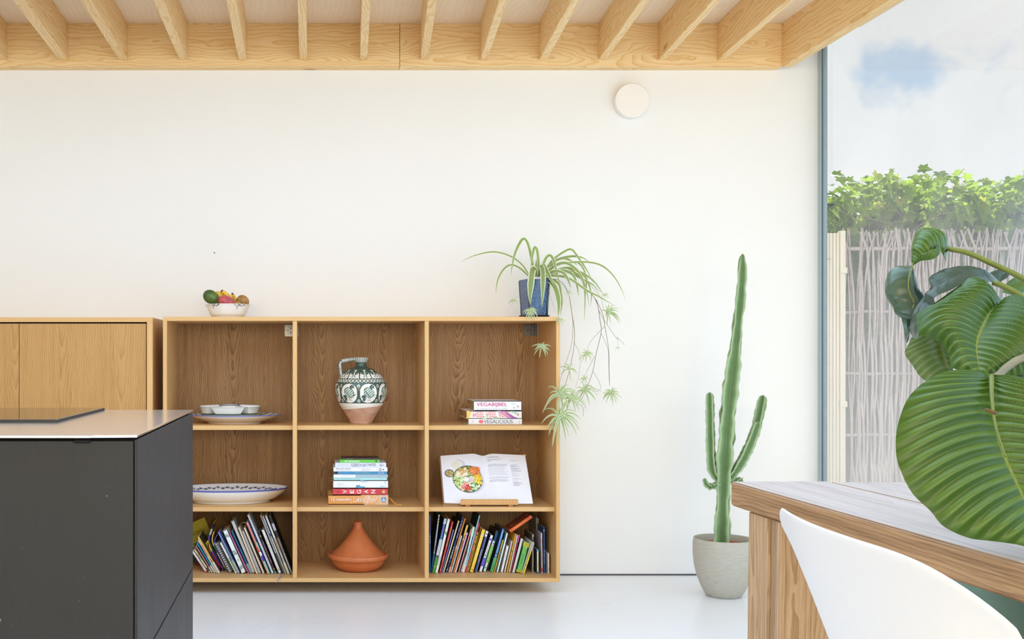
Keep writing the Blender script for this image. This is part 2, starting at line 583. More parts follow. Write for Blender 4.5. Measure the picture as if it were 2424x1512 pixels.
# glazed right side: slim aluminium frame, tall panes
GX = WX1 + 0.004
win = struct(thing('window_1', 'tall hazy glass pane in slim blue-grey aluminium frame', 'window', (GX, 3.0, 0)))
del win['category'], win['label']
PX = [5.14, 2.62, 0.1, -2.4, -3.55]
zt = CZ
for i, yy in enumerate(PX):
    bm = bmesh.new()
    if i == 0:
        box(bm, WX1 - 0.0, WX1 + 0.024, 5.155, 5.205, 0, zt)
        bmobj('frame_post', bm, M['alu'], win)
        boxobj('frame_gasket', WX1 - 0.003, WX1 + 0.003, 5.149, 5.156, 0, zt, M['alu_dark'], win, bev=0)
        boxobj('glazing_bead', WX1 + 0.012, WX1 + 0.0165, 5.150, 5.156, 0, zt, M['alu'], win, bev=0.001)
    else:
        box(bm, WX1, GX + 0.035, yy - 0.03, yy + 0.03, 0, zt)
        bmobj('frame_post', bm, M['alu'], win)
boxobj('frame_rail', WX1, GX + 0.035, WY0, 5.155, 0, 0.05, M['alu'], win, bev=0)
boxobj('frame_rail', WX1, GX + 0.035, WY0, 5.155, zt - 0.06, zt, M['alu'], win, bev=0)
for i in range(len(PX) - 1):
    boxobj('pane', GX + 0.012, GX + 0.018, PX[i + 1] + 0.03, (5.155 if i == 0 else PX[i] - 0.03), 0.05, zt - 0.06, M['glass'], win, bev=0)

# garden ground and boundary outside
M['paving'] = plain('b9b4ab', 0.85, 0.2, vary=0.12, scale=14)
struct(boxobj('terrace', WX1 + 0.06, 9.0, -6.0, 11.0, -0.12, -0.02, M['paving'], bev=0))
M['render_grey'] = plain('8e9298', 0.9, 0.2, vary=0.12, scale=20)
# ================================================================== FURNITURE
FD = 4.77                                   # distance of the bookcase front
def kx(px, D=FD):
    return (px - VX) * D / F
def kz(py, D=FD):
    return H - (py - VY) * D / F
SD = 4.803                                  # shelves stand a little back
BPY = 5.165                                 # face of the back panel

bc = thing('bookcase', 'wide open oak bookcase of nine compartments hung on the white wall', 'bookcase', (kx(855), FD, kz(1377.6)))
ZT, ZB = kz(749.5), kz(1377.6)
zt_in, zb_in = kz(759.3), kz(1368)
XL, XR = kx(385.6), kx(1325.6)
xl_in, xr_in = kx(395.2), kx(1316.6)
boxobj('top_panel', XL, XR, FD, WY1, zt_in, ZT, M['oak_x'], bc)
boxobj('bottom_panel', XL, XR, FD, WY1, ZB, zb_in, M['oak_x'], bc)
boxobj('side_panel', XL, xl_in, FD, WY1, zb_in, zt_in, M['oak_z'], bc)
boxobj('side_panel', xr_in, XR, FD, WY1, zb_in, zt_in, M['oak_z'], bc)
DV = [(kx(692.7), kx(703.0)), (kx(1005.6), kx(1015.5))]
for a, b in DV:
    boxobj('divider', a, b, FD + 0.003, BPY, zb_in, zt_in, M['oak_z'], bc)
COLS = [(xl_in, DV[0][0]), (DV[0][1], DV[1][0]), (DV[1][1], xr_in)]
Z1T, Z1B = kz(1006.8, SD), kz(1017.4, SD)
Z2T, Z2B = kz(1199.9, SD), kz(1210.4, SD)
for a, b in COLS:
    boxobj('shelf', a, b, SD, BPY, Z1B, Z1T, M['oak_x'], bc)
    boxobj('shelf', a, b, SD, BPY, Z2B, Z2T, M['oak_x'], bc)
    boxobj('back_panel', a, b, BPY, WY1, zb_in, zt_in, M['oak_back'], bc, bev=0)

def bracket(px0, px1, py0, py1, holes, bars, mat):
    D = BPY - 0.001
    bm = bmesh.new()
    x0, x1, z0, z1 = kx(px0, D), kx(px1, D), kz(py1, D), kz(py0, D)
    c = 0.004
    ring = [(x0 + c, z0), (x1 - c, z0), (x1, z0 + c), (x1, z1 - c), (x1 - c, z1), (x0 + c, z1), (x0, z1 - c), (x0, z0 + c)]
    fa = [bm.verts.new((x, BPY - 0.004, z)) for x, z in ring]
    fb = [bm.verts.new((x, BPY, z)) for x, z in ring]
    bm.faces.new(fa)
    for i in range(8):
        j = (i + 1) % 8
        bm.faces.new((fa[i], fb[i], fb[j], fa[j]))
    for (a, b, u, v) in bars:
        box(bm, x0 + (x1 - x0) * a, x0 + (x1 - x0) * b, BPY - 0.011, BPY - 0.004, z1 - (z1 - z0) * v, z1 - (z1 - z0) * u)
    bmesh.ops.recalc_face_normals(bm, faces=bm.faces)
    br = bmobj('wall_bracket', bm, mat, bc, label='perforated zinc hanging bracket')
    for (a, b, r) in holes:
        bm = bmesh.new()
        bmesh.ops.create_cone(bm, cap_ends=True, segments=12, radius1=r, radius2=r, depth=0.001,
                              matrix=Matrix.Translation((x0 + (x1 - x0) * a, BPY - (0.0115 if bars and a > .45 else 0.0045), z1 - (z1 - z0) * b)) @ Matrix.Rotation(PI / 2, 4, 'X'))
        bmobj('screw_hole', bm, M['dark_gap'], br)
bracket(674, 706, 768.5, 796, [(0.12, 0.13, .0017), (0.10, 0.86, .0017), (0.24, 0.5, .0026), (0.3, 0.2, .0016), (0.3, 0.77, .0016), (0.46, 0.1, .0018), (0.46, 0.86, .0018), (0.45, 0.3, .003), (0.45, 0.67, .003)], [], M['zinc'])
bracket(1240, 1273, 767, 795, [(0.14, 0.13, .0017), (0.1, 0.9, .0017), (0.27, 0.52, .0022), (0.54, 0.12, .0018), (0.54, 0.86, .0018), (0.88, 0.12, .0015), (0.88, 0.86, .0018)],
        [(0.47, 0.70, 0.32, 0.58), (0.74, 1.0, 0.32, 0.58), (0.47, 0.70, 0.68, 0.95), (0.74, 1.0, 0.68, 0.95), (0.5, 0.70, 0.04, 0.24), (0.74, 1.0, 0.04, 0.24)], M['zinc_shaded'])

# ---- low oak sideboard at the left
cb = thing('sideboard', 'closed oak sideboard with flush doors, left of the bookcase', 'sideboard', (kx(0), FD, kz(1377)))
cx1 = kx(361.3)
zc0, zc1 = kz(751), kz(762)
boxobj('top_panel', -3.0, cx1, FD, WY1 - .003, zc1, zc0, M['oak_x'], cb)
boxobj('side_panel', kx(347.5), cx1, FD, WY1 - .003, kz(1377), zc1, M['oak_z'], cb)
boxobj('side_panel', -3.0, -2.975, FD, WY1 - .003, kz(1377), zc1, M['oak_z'], cb)
boxobj('bottom_panel', -2.975, kx(347.5), FD + 0.03, WY1 - .003, kz(1377), kz(1366), M['oak_x'], cb)
boxobj('carcass', -2.975, kx(347.5), FD + 0.034, WY1 - 0.004, kz(1366), zc1, M['dark_gap'], cb, bev=0)
dxs = [kx(345.6), kx(43.4), kx(-260), kx(-563), kx(-886)]
for i in range(4):
    boxobj('door', dxs[i + 1] + 0.0012, dxs[i] - 0.0012, FD + 0.012, FD + 0.033, kz(1372), kz(765.5, FD + 0.012), M['oak_door'], cb)

# ---- kitchen island of dark steel
ZI = 0.900
D0 = (H - ZI) * F / (1030 - VY)
D1 = (H - ZI) * F / (969.6 - VY)
xi = kx(323.5, D0)
isl = thing('kitchen_island', 'dark blued-steel kitchen island with a thin brushed steel worktop', 'kitchen island', (-1.1, (D0 + D1) / 2, 0))
fy = D0 + 0.008
boxobj('front_panel', -2.1, xi - 0.0065, fy, fy + 0.02, 0.0, ZI - 0.010, M['steel_black'], isl, bev=0.001)
boxobj('side_panel', xi - 0.005, xi, fy - 0.001, D1 - 0.004, 0.509, ZI - 0.008, M['steel_black'], isl, bev=0.0008)
boxobj('side_panel', xi - 0.005, xi, fy - 0.001, D1 - 0.004, 0.0, 0.505, M['steel_black'], isl, bev=0.0008)
boxobj('rear_panel', -2.1, xi - 0.0065, D1 - 0.024, D1 - 0.004, 0.0, ZI - 0.010, M['steel_black'], isl)
boxobj('carcass', -2.1, xi - 0.009, fy + 0.021, D1 - 0.026, 0.0, ZI - 0.0045, M['dark_gap'], isl, bev=0)
bm = bmesh.new()
xn = kx(214, D0)
outl = [(-2.1, D0 - 0.012), (xn, D0 - 0.012), (xn + 0.004, D0), (xi + 0.001, D0), (xi + 0.001, D1), (-2.1, D1)]
lo = [bm.verts.new((a, b, ZI - 0.0041)) for a, b in outl]
hi = [bm.verts.new((a, b, ZI)) for a, b in outl]
bm.faces.new(lo[::-1])
bm.faces.new(hi)
for i in range(6):
    j = (i + 1) % 6
    bm.faces.new((lo[i], lo[j], hi[j], hi[i]))
bevel(bm, 0.0006)
bmobj('worktop', bm, M['steel_top'], isl)
boxobj('pull_tab', kx(172, D0), kx(213, D0), D0 + 0.001, fy, ZI - 0.0135, ZI - 0.0075, M['dark_gap'], isl, bev=0.002)
DH = (H - ZI - 0.006) * F / (992.5 - VY)
hob = thing('induction_hob', 'black glass induction hob lying on the steel island top', 'hob', (-0.9, 2.4, ZI))
bm = bmesh.new()
box(bm, -1.32, -0.505, DH, D1 - 0.02, ZI + 0.0005, ZI + 0.006)
bevel(bm, 0.0012)
bmobj('glass_plate', bm, M['hob_glass'], hob)
boxobj('edge_strip', -1.322, -0.505, DH - 0.0012, DH - 0.0002, ZI, ZI + 0.0054, M['hob_edge'], hob, bev=0)
boxobj('edge_strip', -0.505, -0.5035, DH - 0.0012, D1 - 0.02, ZI, ZI + 0.0054, M['hob_edge'], hob, bev=0)

# ---- wall lamp
bm = bmesh.new()
R = S(40, 5.15)
for rr, ya, yb in ((R - 0.014, WY1 - 0.022, WY1), (R, WY1 - 0.052, WY1 - 0.022)):
    prof = [(rr, ya + 0.003), (rr, yb)] if rr < R else [(rr - 0.0025, ya), (rr, ya + 0.0025), (rr, yb)]
    rings = []
    for r, y in prof:
        rings.append([bm.verts.new((r * math.cos(2 * PI * i / 72), y, r * math.sin(2 * PI * i / 72))) for i in range(72)])
    for j in range(len(rings) - 1):
        for i in range(72):
            k = (i + 1) % 72
            bm.faces.new((rings[j][i], rings[j][k], rings[j + 1][k], rings[j + 1][i]))
    bm.faces.new(rings[0])
    bm.faces.new(rings[-1][::-1])
bmesh.ops.recalc_face_normals(bm, faces=bm.faces)
bmesh.ops.translate(bm, verts=bm.verts, vec=(kx(1497, 5.15), 0, kz(237, 5.15)))
o = bmobj('wall_lamp', bm, M['white_lacquer'])
o['label'], o['category'] = 'round white disc wall lamp high on the white wall', 'lamp'
bm = bmesh.new()
bmesh.ops.create_cone(bm, cap_ends=True, segments=8, radius1=0.003, radius2=0.002, depth=0.006,
                      matrix=Matrix.Translation((kx(507.5, 5.2), WY1 - 0.003, kz(598, 5.2))) @ Matrix.Rotation(PI / 2, 4, 'X'))
o = bmobj('nail', bm, M['grey_joint'])
o['label'], o['category'] = 'tiny dark nail alone in the white wall above the fruit bowl', 'nail'

# ---- dining table
TZ, TB = 0.756, 0.703
tx, ty = 0.935, 2.431
tyaw = math.atan2(0.0154, 1.0)
tb = thing('dining_table', 'heavy reclaimed-wood dining table with whitewashed plank top', 'table', (tx, ty, 0), rot=(0, 0, tyaw))
def tbox(name, x0, x1, y0, y1, z0, z1, mats, parent=tb, bev=0.003, wash=False):
    """in the table's own frame: x to the right of its left edge, y towards the far end (0)"""
    bm = bmesh.new()
    box(bm, x0, x1, y0, y1, z0, z1)
    bevel(bm, bev, 2)
    if wash:
        bm.normal_update()
        for f in bm.faces:
            if f.normal.z > 0.6:
                f.material_index = 1
    return bmobj(name, bm, mats, parent, world=False)
TL = 1.85
xs = [0.0, 0.216, 0.43, 0.645, 0.875]
for i in range(4):
    tbox('plank', xs[i] + (0.003 if i else 0), xs[i + 1] - 0.003, -TL + 0.006 * (i % 2), -0.004 * (i % 3), TB + (0.0 if i == 0 else 0.012), TZ - 0.0015 * (i % 2),
         [M['table_wood'], M['white_wash']], wash=True)
tbox('batten', 0.05, 0.82, -0.30, -0.20, TB - 0.03, TB + 0.0, [M['table_wood']])
tbox('batten', 0.05, 0.82, -TL + 0.2, -TL + 0.3, TB - 0.03, TB + 0.0, [M['table_wood']])
def table_leg(x0, y0, sx):
    """three upright boards; the middle one older, greyer and set back a little"""
    def bd(name, ya, yb, xa, xb, mat, par):
        bm = bmesh.new()
        vs, fs = box(bm, xa, xb, ya, yb, 0, TB - 0.0005)
        for v in vs:
            if v.co.z < 0.01:
                v.co.y += (0.022 if ya > y0 + 0.09 or True else 0) * (1 if v.co.y > (ya + yb) / 2 else 1)
        bevel(bm, 0.003, 2)
        return bmobj(name, bm, [mat], par, world=False)
    lg = bd('leg', y0 + 0.065, y0 + 0.165, x0, x0 + 0.15, M['leg_wood'], tb)
    bd('leg_board', y0 + 0.033, y0 + 0.063, x0 + 0.004, x0 + 0.148, M['leg_wood_dark'], lg)
    bd('leg_board', y0, y0 + 0.031, x0 - 0.001, x0 + 0.15, M['leg_wood'], lg)
table_leg(0.006, -0.245, 1)
table_leg(0.70, -0.245, 1)
table_leg(0.006, -TL + 0.09, 1)
table_leg(0.70, -TL + 0.09, 1)

# ---- moulded shell chairs
M['white_shell'] = plain('e7e7e9', 0.38, 0.45, vary=0.01)
M['teal_shell'] = plain('a6d8da', 0.42, 0.45, vary=0.05)
M['chair_leg'] = wood('chair_maple', 'z', 'e3c08f', 'd2aa74', '9c7443', width=0.05, k1=200, k2=2, ring=0.3)
M['chrome'] = plain('b9bcc0', 0.2, 0.5, metal=1.0, vary=0.02)

def shell(name, V, mat, parent, th=0.006):
    me = gridmesh(name, V)
    o = link(name, me, mat, parent)
    md = o.modifiers.new('thickness', 'SOLIDIFY')
    md.thickness = th
    md.offset = 0
    md = o.modifiers.new('round', 'SUBSURF')
    md.levels = md.render_levels = 1
    return o

def side_chair(label, mat, prof, wfun, loc, rot, arms=0.0):
    """prof: (forward, up) points from backrest top over the seat to the front lip; wfun(t): half width along it"""
    ch = thing('shell_chair', label, 'chair', loc, rot=rot)
    pr = smoothpath([(a, 0, b) for a, b in prof], 40)
    nv = 21
    V = np.zeros((40, nv, 3))
    for i in range(40):
        t = i / 39
        hw, wrap = wfun(t)
        tg = pr[min(39, i + 1)] - pr[max(0, i - 1)]
        tg /= np.linalg.norm(tg)
        nrm = np.array([-tg[2], 0, tg[0]])   # up from the seat / forward from the back
        if nrm[0] < 0 and abs(tg[2]) > 0.7:
            nrm = -nrm
        for j in range(nv):
            v = -1 + 2 * j / (nv - 1)
            ex = abs(v) ** 2.6
            crown = 0.0
            if t < 0.10:                      # rounded top corners
                q = max(0.0, (-v - 0.25) / 0.75) ** 3.0 if v < 0 else max(0.0, (v - 0.75) / 0.25) ** 2.2 * .62
                crown = (0.10 - t) / 0.10 * q
            p = pr[i] + nrm * wrap * ex + np.array([0, v * hw, 0])
            p = p + tg * crown * 0.056
            V[i, j] = p
    shell('seat_shell', V, mat, ch)
    hz = 0.40
    for sx in (-1, 1):
        for sy in (-1, 1):
            bm = bmesh.new()
            tube(bm, [(0.235 + sx * 0.13, sy * 0.12, hz), (0.235 + sx * 0.235, sy * 0.225, 0.0)], 0.015, 0.010, 10)
            bmobj('leg', bm, M['chair_leg'], ch, smooth_=True, world=False)
    bm = bmesh.new()
    for sy in (-1, 1):
        tube(bm, [(0.075, sy * 0.15, 0.30), (0.395, -sy * 0.15, 0.30)], 0.004, 0.004, 6)
        tube(bm, [(0.075, sy * 0.15, 0.28), (0.075, -sy * 0.15, 0.36)], 0.004, 0.004, 6)
        tube(bm, [(0.395, sy * 0.15, 0.28), (0.395, -sy * 0.15, 0.36)], 0.004, 0.004, 6)
    bmobj('wire_brace', bm, M['chrome'], ch, world=False)
    return ch

# white chair: its back is turned to the photographer, seat pushed under the table
def w_white(t):
    if t < 0.42:
        u = t / 0.42
        hw = 0.252 - 0.045 * math.sin(PI * min(1, u) * 0.5) ** 1.5 - 0.0
        return hw, 0.03 + 0.04 * u
    u = (t - 0.42) / 0.58
    return 0.212 + 0.03 * math.sin(PI * u), 0.05 * (1 - u) + 0.01
side_chair('white moulded shell chair seen from behind, in front of the table', M['white_shell'],
           [(-0.055, 0.832), (-0.035, 0.75), (-0.005, 0.64), (0.03, 0.53), (0.09, 0.462), (0.2, 0.445), (0.35, 0.455), (0.45, 0.45), (0.475, 0.43)],
           w_white, (0.655, 1.238, 0), (0, 0, math.radians(-1)))
def w_teal(t):
    if t < 0.42:
        return 0.20 + 0.06 * (t / 0.42), 0.11 * (t / 0.42) ** 0.7 + 0.02
    u = (t - 0.42) / 0.58
    return 0.26 - 0.03 * u, 0.18 * (1 - u ** 14) + 0.01
side_chair('teal moulded shell chair under the far side of the table', M['teal_shell'],
           [(-0.06, 0.80), (-0.04, 0.72), (-0.01, 0.62), (0.03, 0.53), (0.09, 0.462), (0.2, 0.445), (0.35, 0.455), (0.45, 0.45), (0.475, 0.43)],
           w_teal, (1.84, 2.10, 0), (0, 0, PI + 0.05))
# ================================================================== LETTERING (flat print, made in one batch at the end)
TEXTS = []
def text(s, parent, pos, wh, col, ang=0.0, shear=0.0, name='lettering', space=1.0, bold=0.0):
    """s fitted into a box wh (width, height) centred at pos in the parent's frame, facing -y; ang in its plane"""
    TEXTS.append((s, parent, pos, wh, col, ang, shear, name, space, bold))

def make_texts():
    obs = []
    for (s, parent, pos, wh, col, ang, shear, name, space, bold) in TEXTS:
        cu = bpy.data.curves.new(name, 'FONT')
        cu.body = s
        cu.size = 1.0
        cu.align_x, cu.align_y = 'CENTER', 'CENTER'
        cu.shear = shear
        cu.space_character = space
        cu.offset = bold
        cu.resolution_u = 3
        o = bpy.data.objects.new(name, cu)
        COL.objects.link(o)
        obs.append(o)
    dg = bpy.context.evaluated_depsgraph_get()
    dg.update()
    for o, (s, parent, pos, wh, col, ang, shear, name, space, bold) in zip(obs, TEXTS):
        me = bpy.data.meshes.new_from_object(o.evaluated_get(dg))
        cu = o.data
        bpy.data.objects.remove(o)
        bpy.data.curves.remove(cu)
        if not me.vertices:
            continue
        co = np.zeros(len(me.vertices) * 3)
        me.vertices.foreach_get('co', co)
        co = co.reshape(-1, 3)
        mn, mx = co.min(0), co.max(0)
        c, sz = (mn + mx) / 2, np.maximum(mx - mn, 1e-6)
        u = (co[:, 0] - c[0]) * wh[0] / sz[0]
        v = (co[:, 1] - c[1]) * wh[1] / sz[1]
        ca, sa = math.cos(ang), math.sin(ang)
        out = np.stack([u * ca - v * sa + pos[0], np.full(len(u), pos[1]), u * sa + v * ca + pos[2]], 1)
        me.vertices.foreach_set('co', out.reshape(-1))
        me.materials.clear()
        link(name, me, plain(col, 0.6, 0.2, vary=0.0), parent)

def quads(name, rects, mat, parent, y):
    """flat printed rectangles (x0, x1, z0, z1) in the parent's frame, facing -y"""
    bm = bmesh.new()
    for (x0, x1, z0, z1) in rects:
        bm.faces.new([bm.verts.new(c) for c in ((x0, y, z0), (x1, y, z0), (x1, y, z1), (x0, y, z1))])
    return bmobj(name, bm, mat, parent, world=False)

def discs(name, cs, mat, parent, y, seg=20):
    """(x, z, outer radius, inner radius)"""
    bm = bmesh.new()
    for (cx, cz, r, ri) in cs:
        o = [bm.verts.new((cx + r * math.cos(2 * PI * i / seg), y, cz + r * math.sin(2 * PI * i / seg))) for i in range(seg)]
        if ri > 0:
            n = [bm.verts.new((cx + ri * math.cos(2 * PI * i / seg), y, cz + ri * math.sin(2 * PI * i / seg))) for i in range(seg)]
            for i in range(seg):
                j = (i + 1) % seg
                bm.faces.new((o[i], o[j], n[j], n[i]))
        else:
            bm.faces.new(o)
    return bmobj(name, bm, mat, parent, world=False)

# ================================================================== BOOKS
def gmat(h):
    return plain(h, 0.42, 0.4, vary=0.03)

def book_body(t, th, h, dep, spine_col, cover_col=None, page='efe8da', rounded=False, soft=False, pages_front=False):
    """local frame: x across the spine (centred), y into the shelf, z along the spine; spine towards -y"""
    bm = bmesh.new()
    c = min(0.0022, th * 0.12) if not soft else 0.0008
    hx = th / 2
    if not pages_front:
        box(bm, -hx, hx, 0, c * 1.3, 0, h, 0)
        bmesh.ops.bevel(bm, geom=[e for e in bm.edges if abs(e.verts[0].co.z - e.verts[1].co.z) > h * 0.5 and e.verts[0].co.y < 1e-6],
                        offset=min(th * (0.42 if rounded else 0.16), 0.006), segments=3 if rounded else 2, affect='EDGES')
    k = 1 if cover_col else 0
    box(bm, -hx, -hx + c, c * 1.3, dep, 0, h, k)
    box(bm, hx - c, hx, c * 1.3, dep, 0, h, k)
    mats = [gmat(spine_col)] + ([gmat(cover_col)] if cover_col else [])
    bmobj('cover', bm, mats, t, world=False)
    g = 0.0 if soft else 0.0028
    boxobj2('pages', -hx + c, hx - c, (0.0015 if pages_front else c * 1.3), dep - g, g, h - g, plain(page, 0.85, 0.2, vary=0.12, scale=300), t)

def boxobj2(name, x0, x1, y0, y1, z0, z1, mat, parent, mats=None):
    bm = bmesh.new()
    box(bm, x0, x1, y0, y1, z0, z1)
    return bmobj(name, bm, mat, parent, world=False)

def decorate(t, th, h, deco, horiz=False):
    """deco entries: ('band', a, b, col) along the spine 0..1 from the bottom (or left); ('bandx', a, b, x0, x1, col);
    ('txt', s, a, b, frac, col, flip); ('dot', a, x, r, col, ri); ('seal', ...)"""
    y = -0.0004
    n = 0
    for d in deco:
        n += 1
        yy = y - 0.00012 * n
        if d[0] == 'band':
            a, b, col = d[1:4]
            e = th * 0.5 * 0.97
            quads('spine_band', [(-e, e, a * h, b * h)], gmat(col), t, yy)
        elif d[0] == 'bandx':
            a, b, x0, x1, col = d[1:6]
            quads('spine_band', [(x0 * th * .5, x1 * th * .5, a * h, b * h)], gmat(col), t, yy)
        elif d[0] == 'txt':
            s, a, b, fr, col = d[1:6]
            x = d[6] if len(d) > 6 else 0.0
            text(s, t, (x * th * 0.5, yy, (a + b) / 2 * h), (abs(b - a) * h, th * fr), col, ang=(-PI / 2 if a > b else PI / 2))
        elif d[0] == 'dot':
            a, x, r, col = d[1:5]
            ri = d[5] if len(d) > 5 else 0
            discs('spine_mark', [(x * th * .5, a * h, r * th, ri * th)], gmat(col), t, yy)

ZBOT = zb_in
def lean_book(zoom, b, tt, w, spine, label, cover=None, dep=0.17, deco=(), page='efe8da', rounded=False, soft=False, pf=False, group=None, z0=ZBOT, D=None, shrink=0.93):
    ox, oy, sc = zoom
    bx, by = ox + b[0] / sc, oy + b[1] / sc
    qx, qy = ox + tt[0] / sc, oy + tt[1] / sc
    ww = w / sc * shrink
    ang = math.atan2(qx - bx, by - qy)
    low = by + abs(math.sin(ang)) * ww / 2
    if D is None:
        D = (H - z0) * F / (low - VY)
        D = 4.868 + 0.35 * (D - 4.868)
    D = min(max(D, 4.785), 5.0)
    B, T = P(bx, by, D), P(qx, qy, D)
    h = (T - B).length
    th = S(ww, D)
    B.z = z0 + abs(math.sin(ang)) * th / 2 + 0.0003
    dep = min(dep, BPY - D - 0.006)
    t = thing('book', label, 'book', B, group or 'books on the bottom shelf', rot=(0, ang, 0))
    book_body(t, th, h, dep, spine, cover, page, rounded, soft, pf)
    decorate(t, th, h, deco)
    return t

# ---- bottom left compartment (spines lean to the left)
ZA = (440, 1190, 7.2)
GA = 'books in the lower left compartment'
def A(*a, **k):
    k.setdefault('group', GA)
    return lean_book(ZA, *a, **k)
A((352, 1150), (118, 800), 50, 'e9dbe2', 'pale pink slim book lowest by the steel island', deco=[('txt', 'Wereldkaart', .55, .2, .3, '77707a'), ('band', .0, .06, 'b05b52')])
A((403, 1150), (150, 770), 36, 'e6d79a', 'cream and black paperback beside the pale pink slim book', deco=[('band', .04, .2, '4a4038'), ('txt', 'KUNST', .8, .55, .6, '2c2620')])
A((446, 1152), (178, 710), 32, 'b9838e', 'dusty rose magazine between cream paperback and blue magazine', soft=True, deco=[('band', .0, .2, 'cfc4b8')])
A((492, 1172), (196, 672), 30, '2f93c4', 'bright blue magazine leaning near the steel island', soft=True, deco=[('band', .0, .25, 'ddd2c6')])
A((530, 1185), (212, 625), 30, 'e4dcd2', 'white magazine with red lettering on its spine', soft=True, deco=[('txt', 'LEKKER', .85, .5, .7, 'c02a2a'), ('band', .02, .2, 'c9bdae')])
A((570, 1190), (215, 575), 38, 'd7a93a', 'mustard yellow magazine with grey foot in left cell', soft=True, cover='3b3424', deco=[('band', .0, .3, 'd8d4cc'), ('bandx', .4, 1., -.9, -.4, 'e9d9a0')])
A((760, 1168), (520, 690), 66, 'd9d6da', 'black and white plaid notebook', cover='d9d6da', deco=[('bandx', .0, 1., a, a + .1, '2b2930') for a in (-.9, -.6, -.15, .3, .7)] + [('band', q / 13 + .02, q / 13 + .045, '46424c') for q in range(13)])
A((858, 1196), (592, 682), 42, 'eef0ec', 'white slim book with green lower spine', deco=[('bandx', .05, .5, -.1, .9, '86a853'), ('bandx', .5, 1., .3, .9, 'c8d8cc')])
A((903, 1186), (556, 492), 38, '7d8fc4', 'periwinkle blue slim book left of the palm print book', deco=[('band', 0, .3, 'a9adb3')])
pb = A((985, 1192), (668, 478), 108, 'edf2f3', 'thick white book printed with dark palm leaves', cover='e3e8ea', deco=[('txt', 'voor jou', .62, .42, .12, '8f9a9c', .45), ('txt', 'gelukkig', .5, .26, .14, '8f9a9c', .2)])
A((1070, 1190), (745, 502), 28, 'd9719d', 'bright pink slim book right of the palm print book')
A((1115, 1190), (785, 478), 44, '22618c', 'dark teal blue book with grey foot', cover='173e58', deco=[('band', 0, .22, '8d9ba3'), ('bandx', .22, 1., -.2, -.1, '3c7ea6'), ('bandx', .22, 1., .3, .4, '3c7ea6')])
A((1163, 1190), (790, 300), 52, 'c9cccd', 'tall pale grey ring binder with metal ring', cover='b8bcbe', pf=True, page='d5d2cc', deco=[])
A((1215, 1228), (903, 440), 44, 'e6d3b4', 'cream book with plain spine beside the grey binder', cover='d8c4a2', deco=[('bandx', 0, 1, -.1, 0.05, 'c7ae88')])
A((1262, 1185), (970, 470), 38, 'bdb8ca', 'lavender grey folder with loose sheets', soft=True, pf=True, page='c7c3d0')
A((1325, 1200), (1000, 425), 48, 'e8d6b8', 'cream book left of the coral swirl book', cover='d5c19d', deco=[('bandx', 0, 1, .4, .55, 'd0b890')])
sw = A((1408, 1228), (1042, 352), 56, 'e08d80', 'coral book with red, blue and green swirls', cover='4f7fd0', deco=[('txt', 'KLEURRIJK DESIGN BOEK', .92, .55, .3, 'a34c42', -.4), ('bandx', .42, .52, -.9, .2, 'd7412c'), ('bandx', .33, .42, -.3, .95, 'f4f2f6'), ('bandx', .24, .35, -.2, .95, '3a3fae'), ('bandx', .0, .24, .1, .95, '8fdcaa'), ('bandx', .45, .6, .3, .95, '9bd9a5')])
A((1478, 1195), (1062, 205), 54, 'eceef4', 'tall white spiral notebook with black dots', cover='c6cad2', pf=False, deco=[('dot', .03 + .0235 * i, (-.55 if i % 2 else .05), .09, '23232c') for i in range(41)] + [('dot', .04 + .0235 * i, .6, .08, '4a4a58') for i in range(41)])
A((1530, 1190), (1243, 492), 36, '4a2c38', 'dark plum book with yellow eye marks', deco=[('dot', .9, -.05, .36, 'e8cf3e', .18), ('dot', .1, .1, .36, 'e8cf3e', .18), ('txt', 'VROUWEN IN DE KUNST', .78, .25, .42, 'd9b8c0'), ('band', 0, .05, '3fa0a8')])
wb = A((1602, 1200), (1310, 468), 78, 'e6e5e0', 'white hardback with grey ribbon marker hanging over the shelf', rounded=True, cover='b5a890', page='d9ceb4', deco=[('txt', 'Hier Buiten', .82, .52, .22, '8a8a86'), ('dot', .08, .1, .16, '6a5a3a', .09)])
A((1670, 1205), (1275, 215), 26, 'a9a9ac', 'tall grey magazine right of the white hardback', soft=True, deco=[('band', 0, .35, '4c4c4c')])
A((1702, 1215), (1315, 238), 32, 'c6c9d2', 'tall pale blue-grey magazine with dark mark', soft=True, deco=[('txt', 'DESIGN', .85, .62, .6, '6c6f8c'), ('band', .65, .7, '3c4a72'), ('band', 0, .3, '9b998f')])
A((1752, 1232), (1362, 242), 40, 'e6e3da', 'tall cream magazine with brown photo on its spine', soft=True, deco=[('band', .4, .62, 'b39a78'), ('txt', 'BUITENLEVEN', .55, .2, .4, '857258'), ('band', .0, .2, 'd6d2b6')])
A((1805, 1228), (1425, 232), 46, '8b8a90', 'tall black and white photo book by the divider', cover='17171a', deco=[('bandx', .62, 1., -.6, .9, '2a2a32'), ('band', .74, .86, 'b6b2c2'), ('bandx', .3, .62, -.9, .6, '7a756e'), ('txt', 'KUNSTBOEK', .34, .06, .45, 'e8e6e0')])
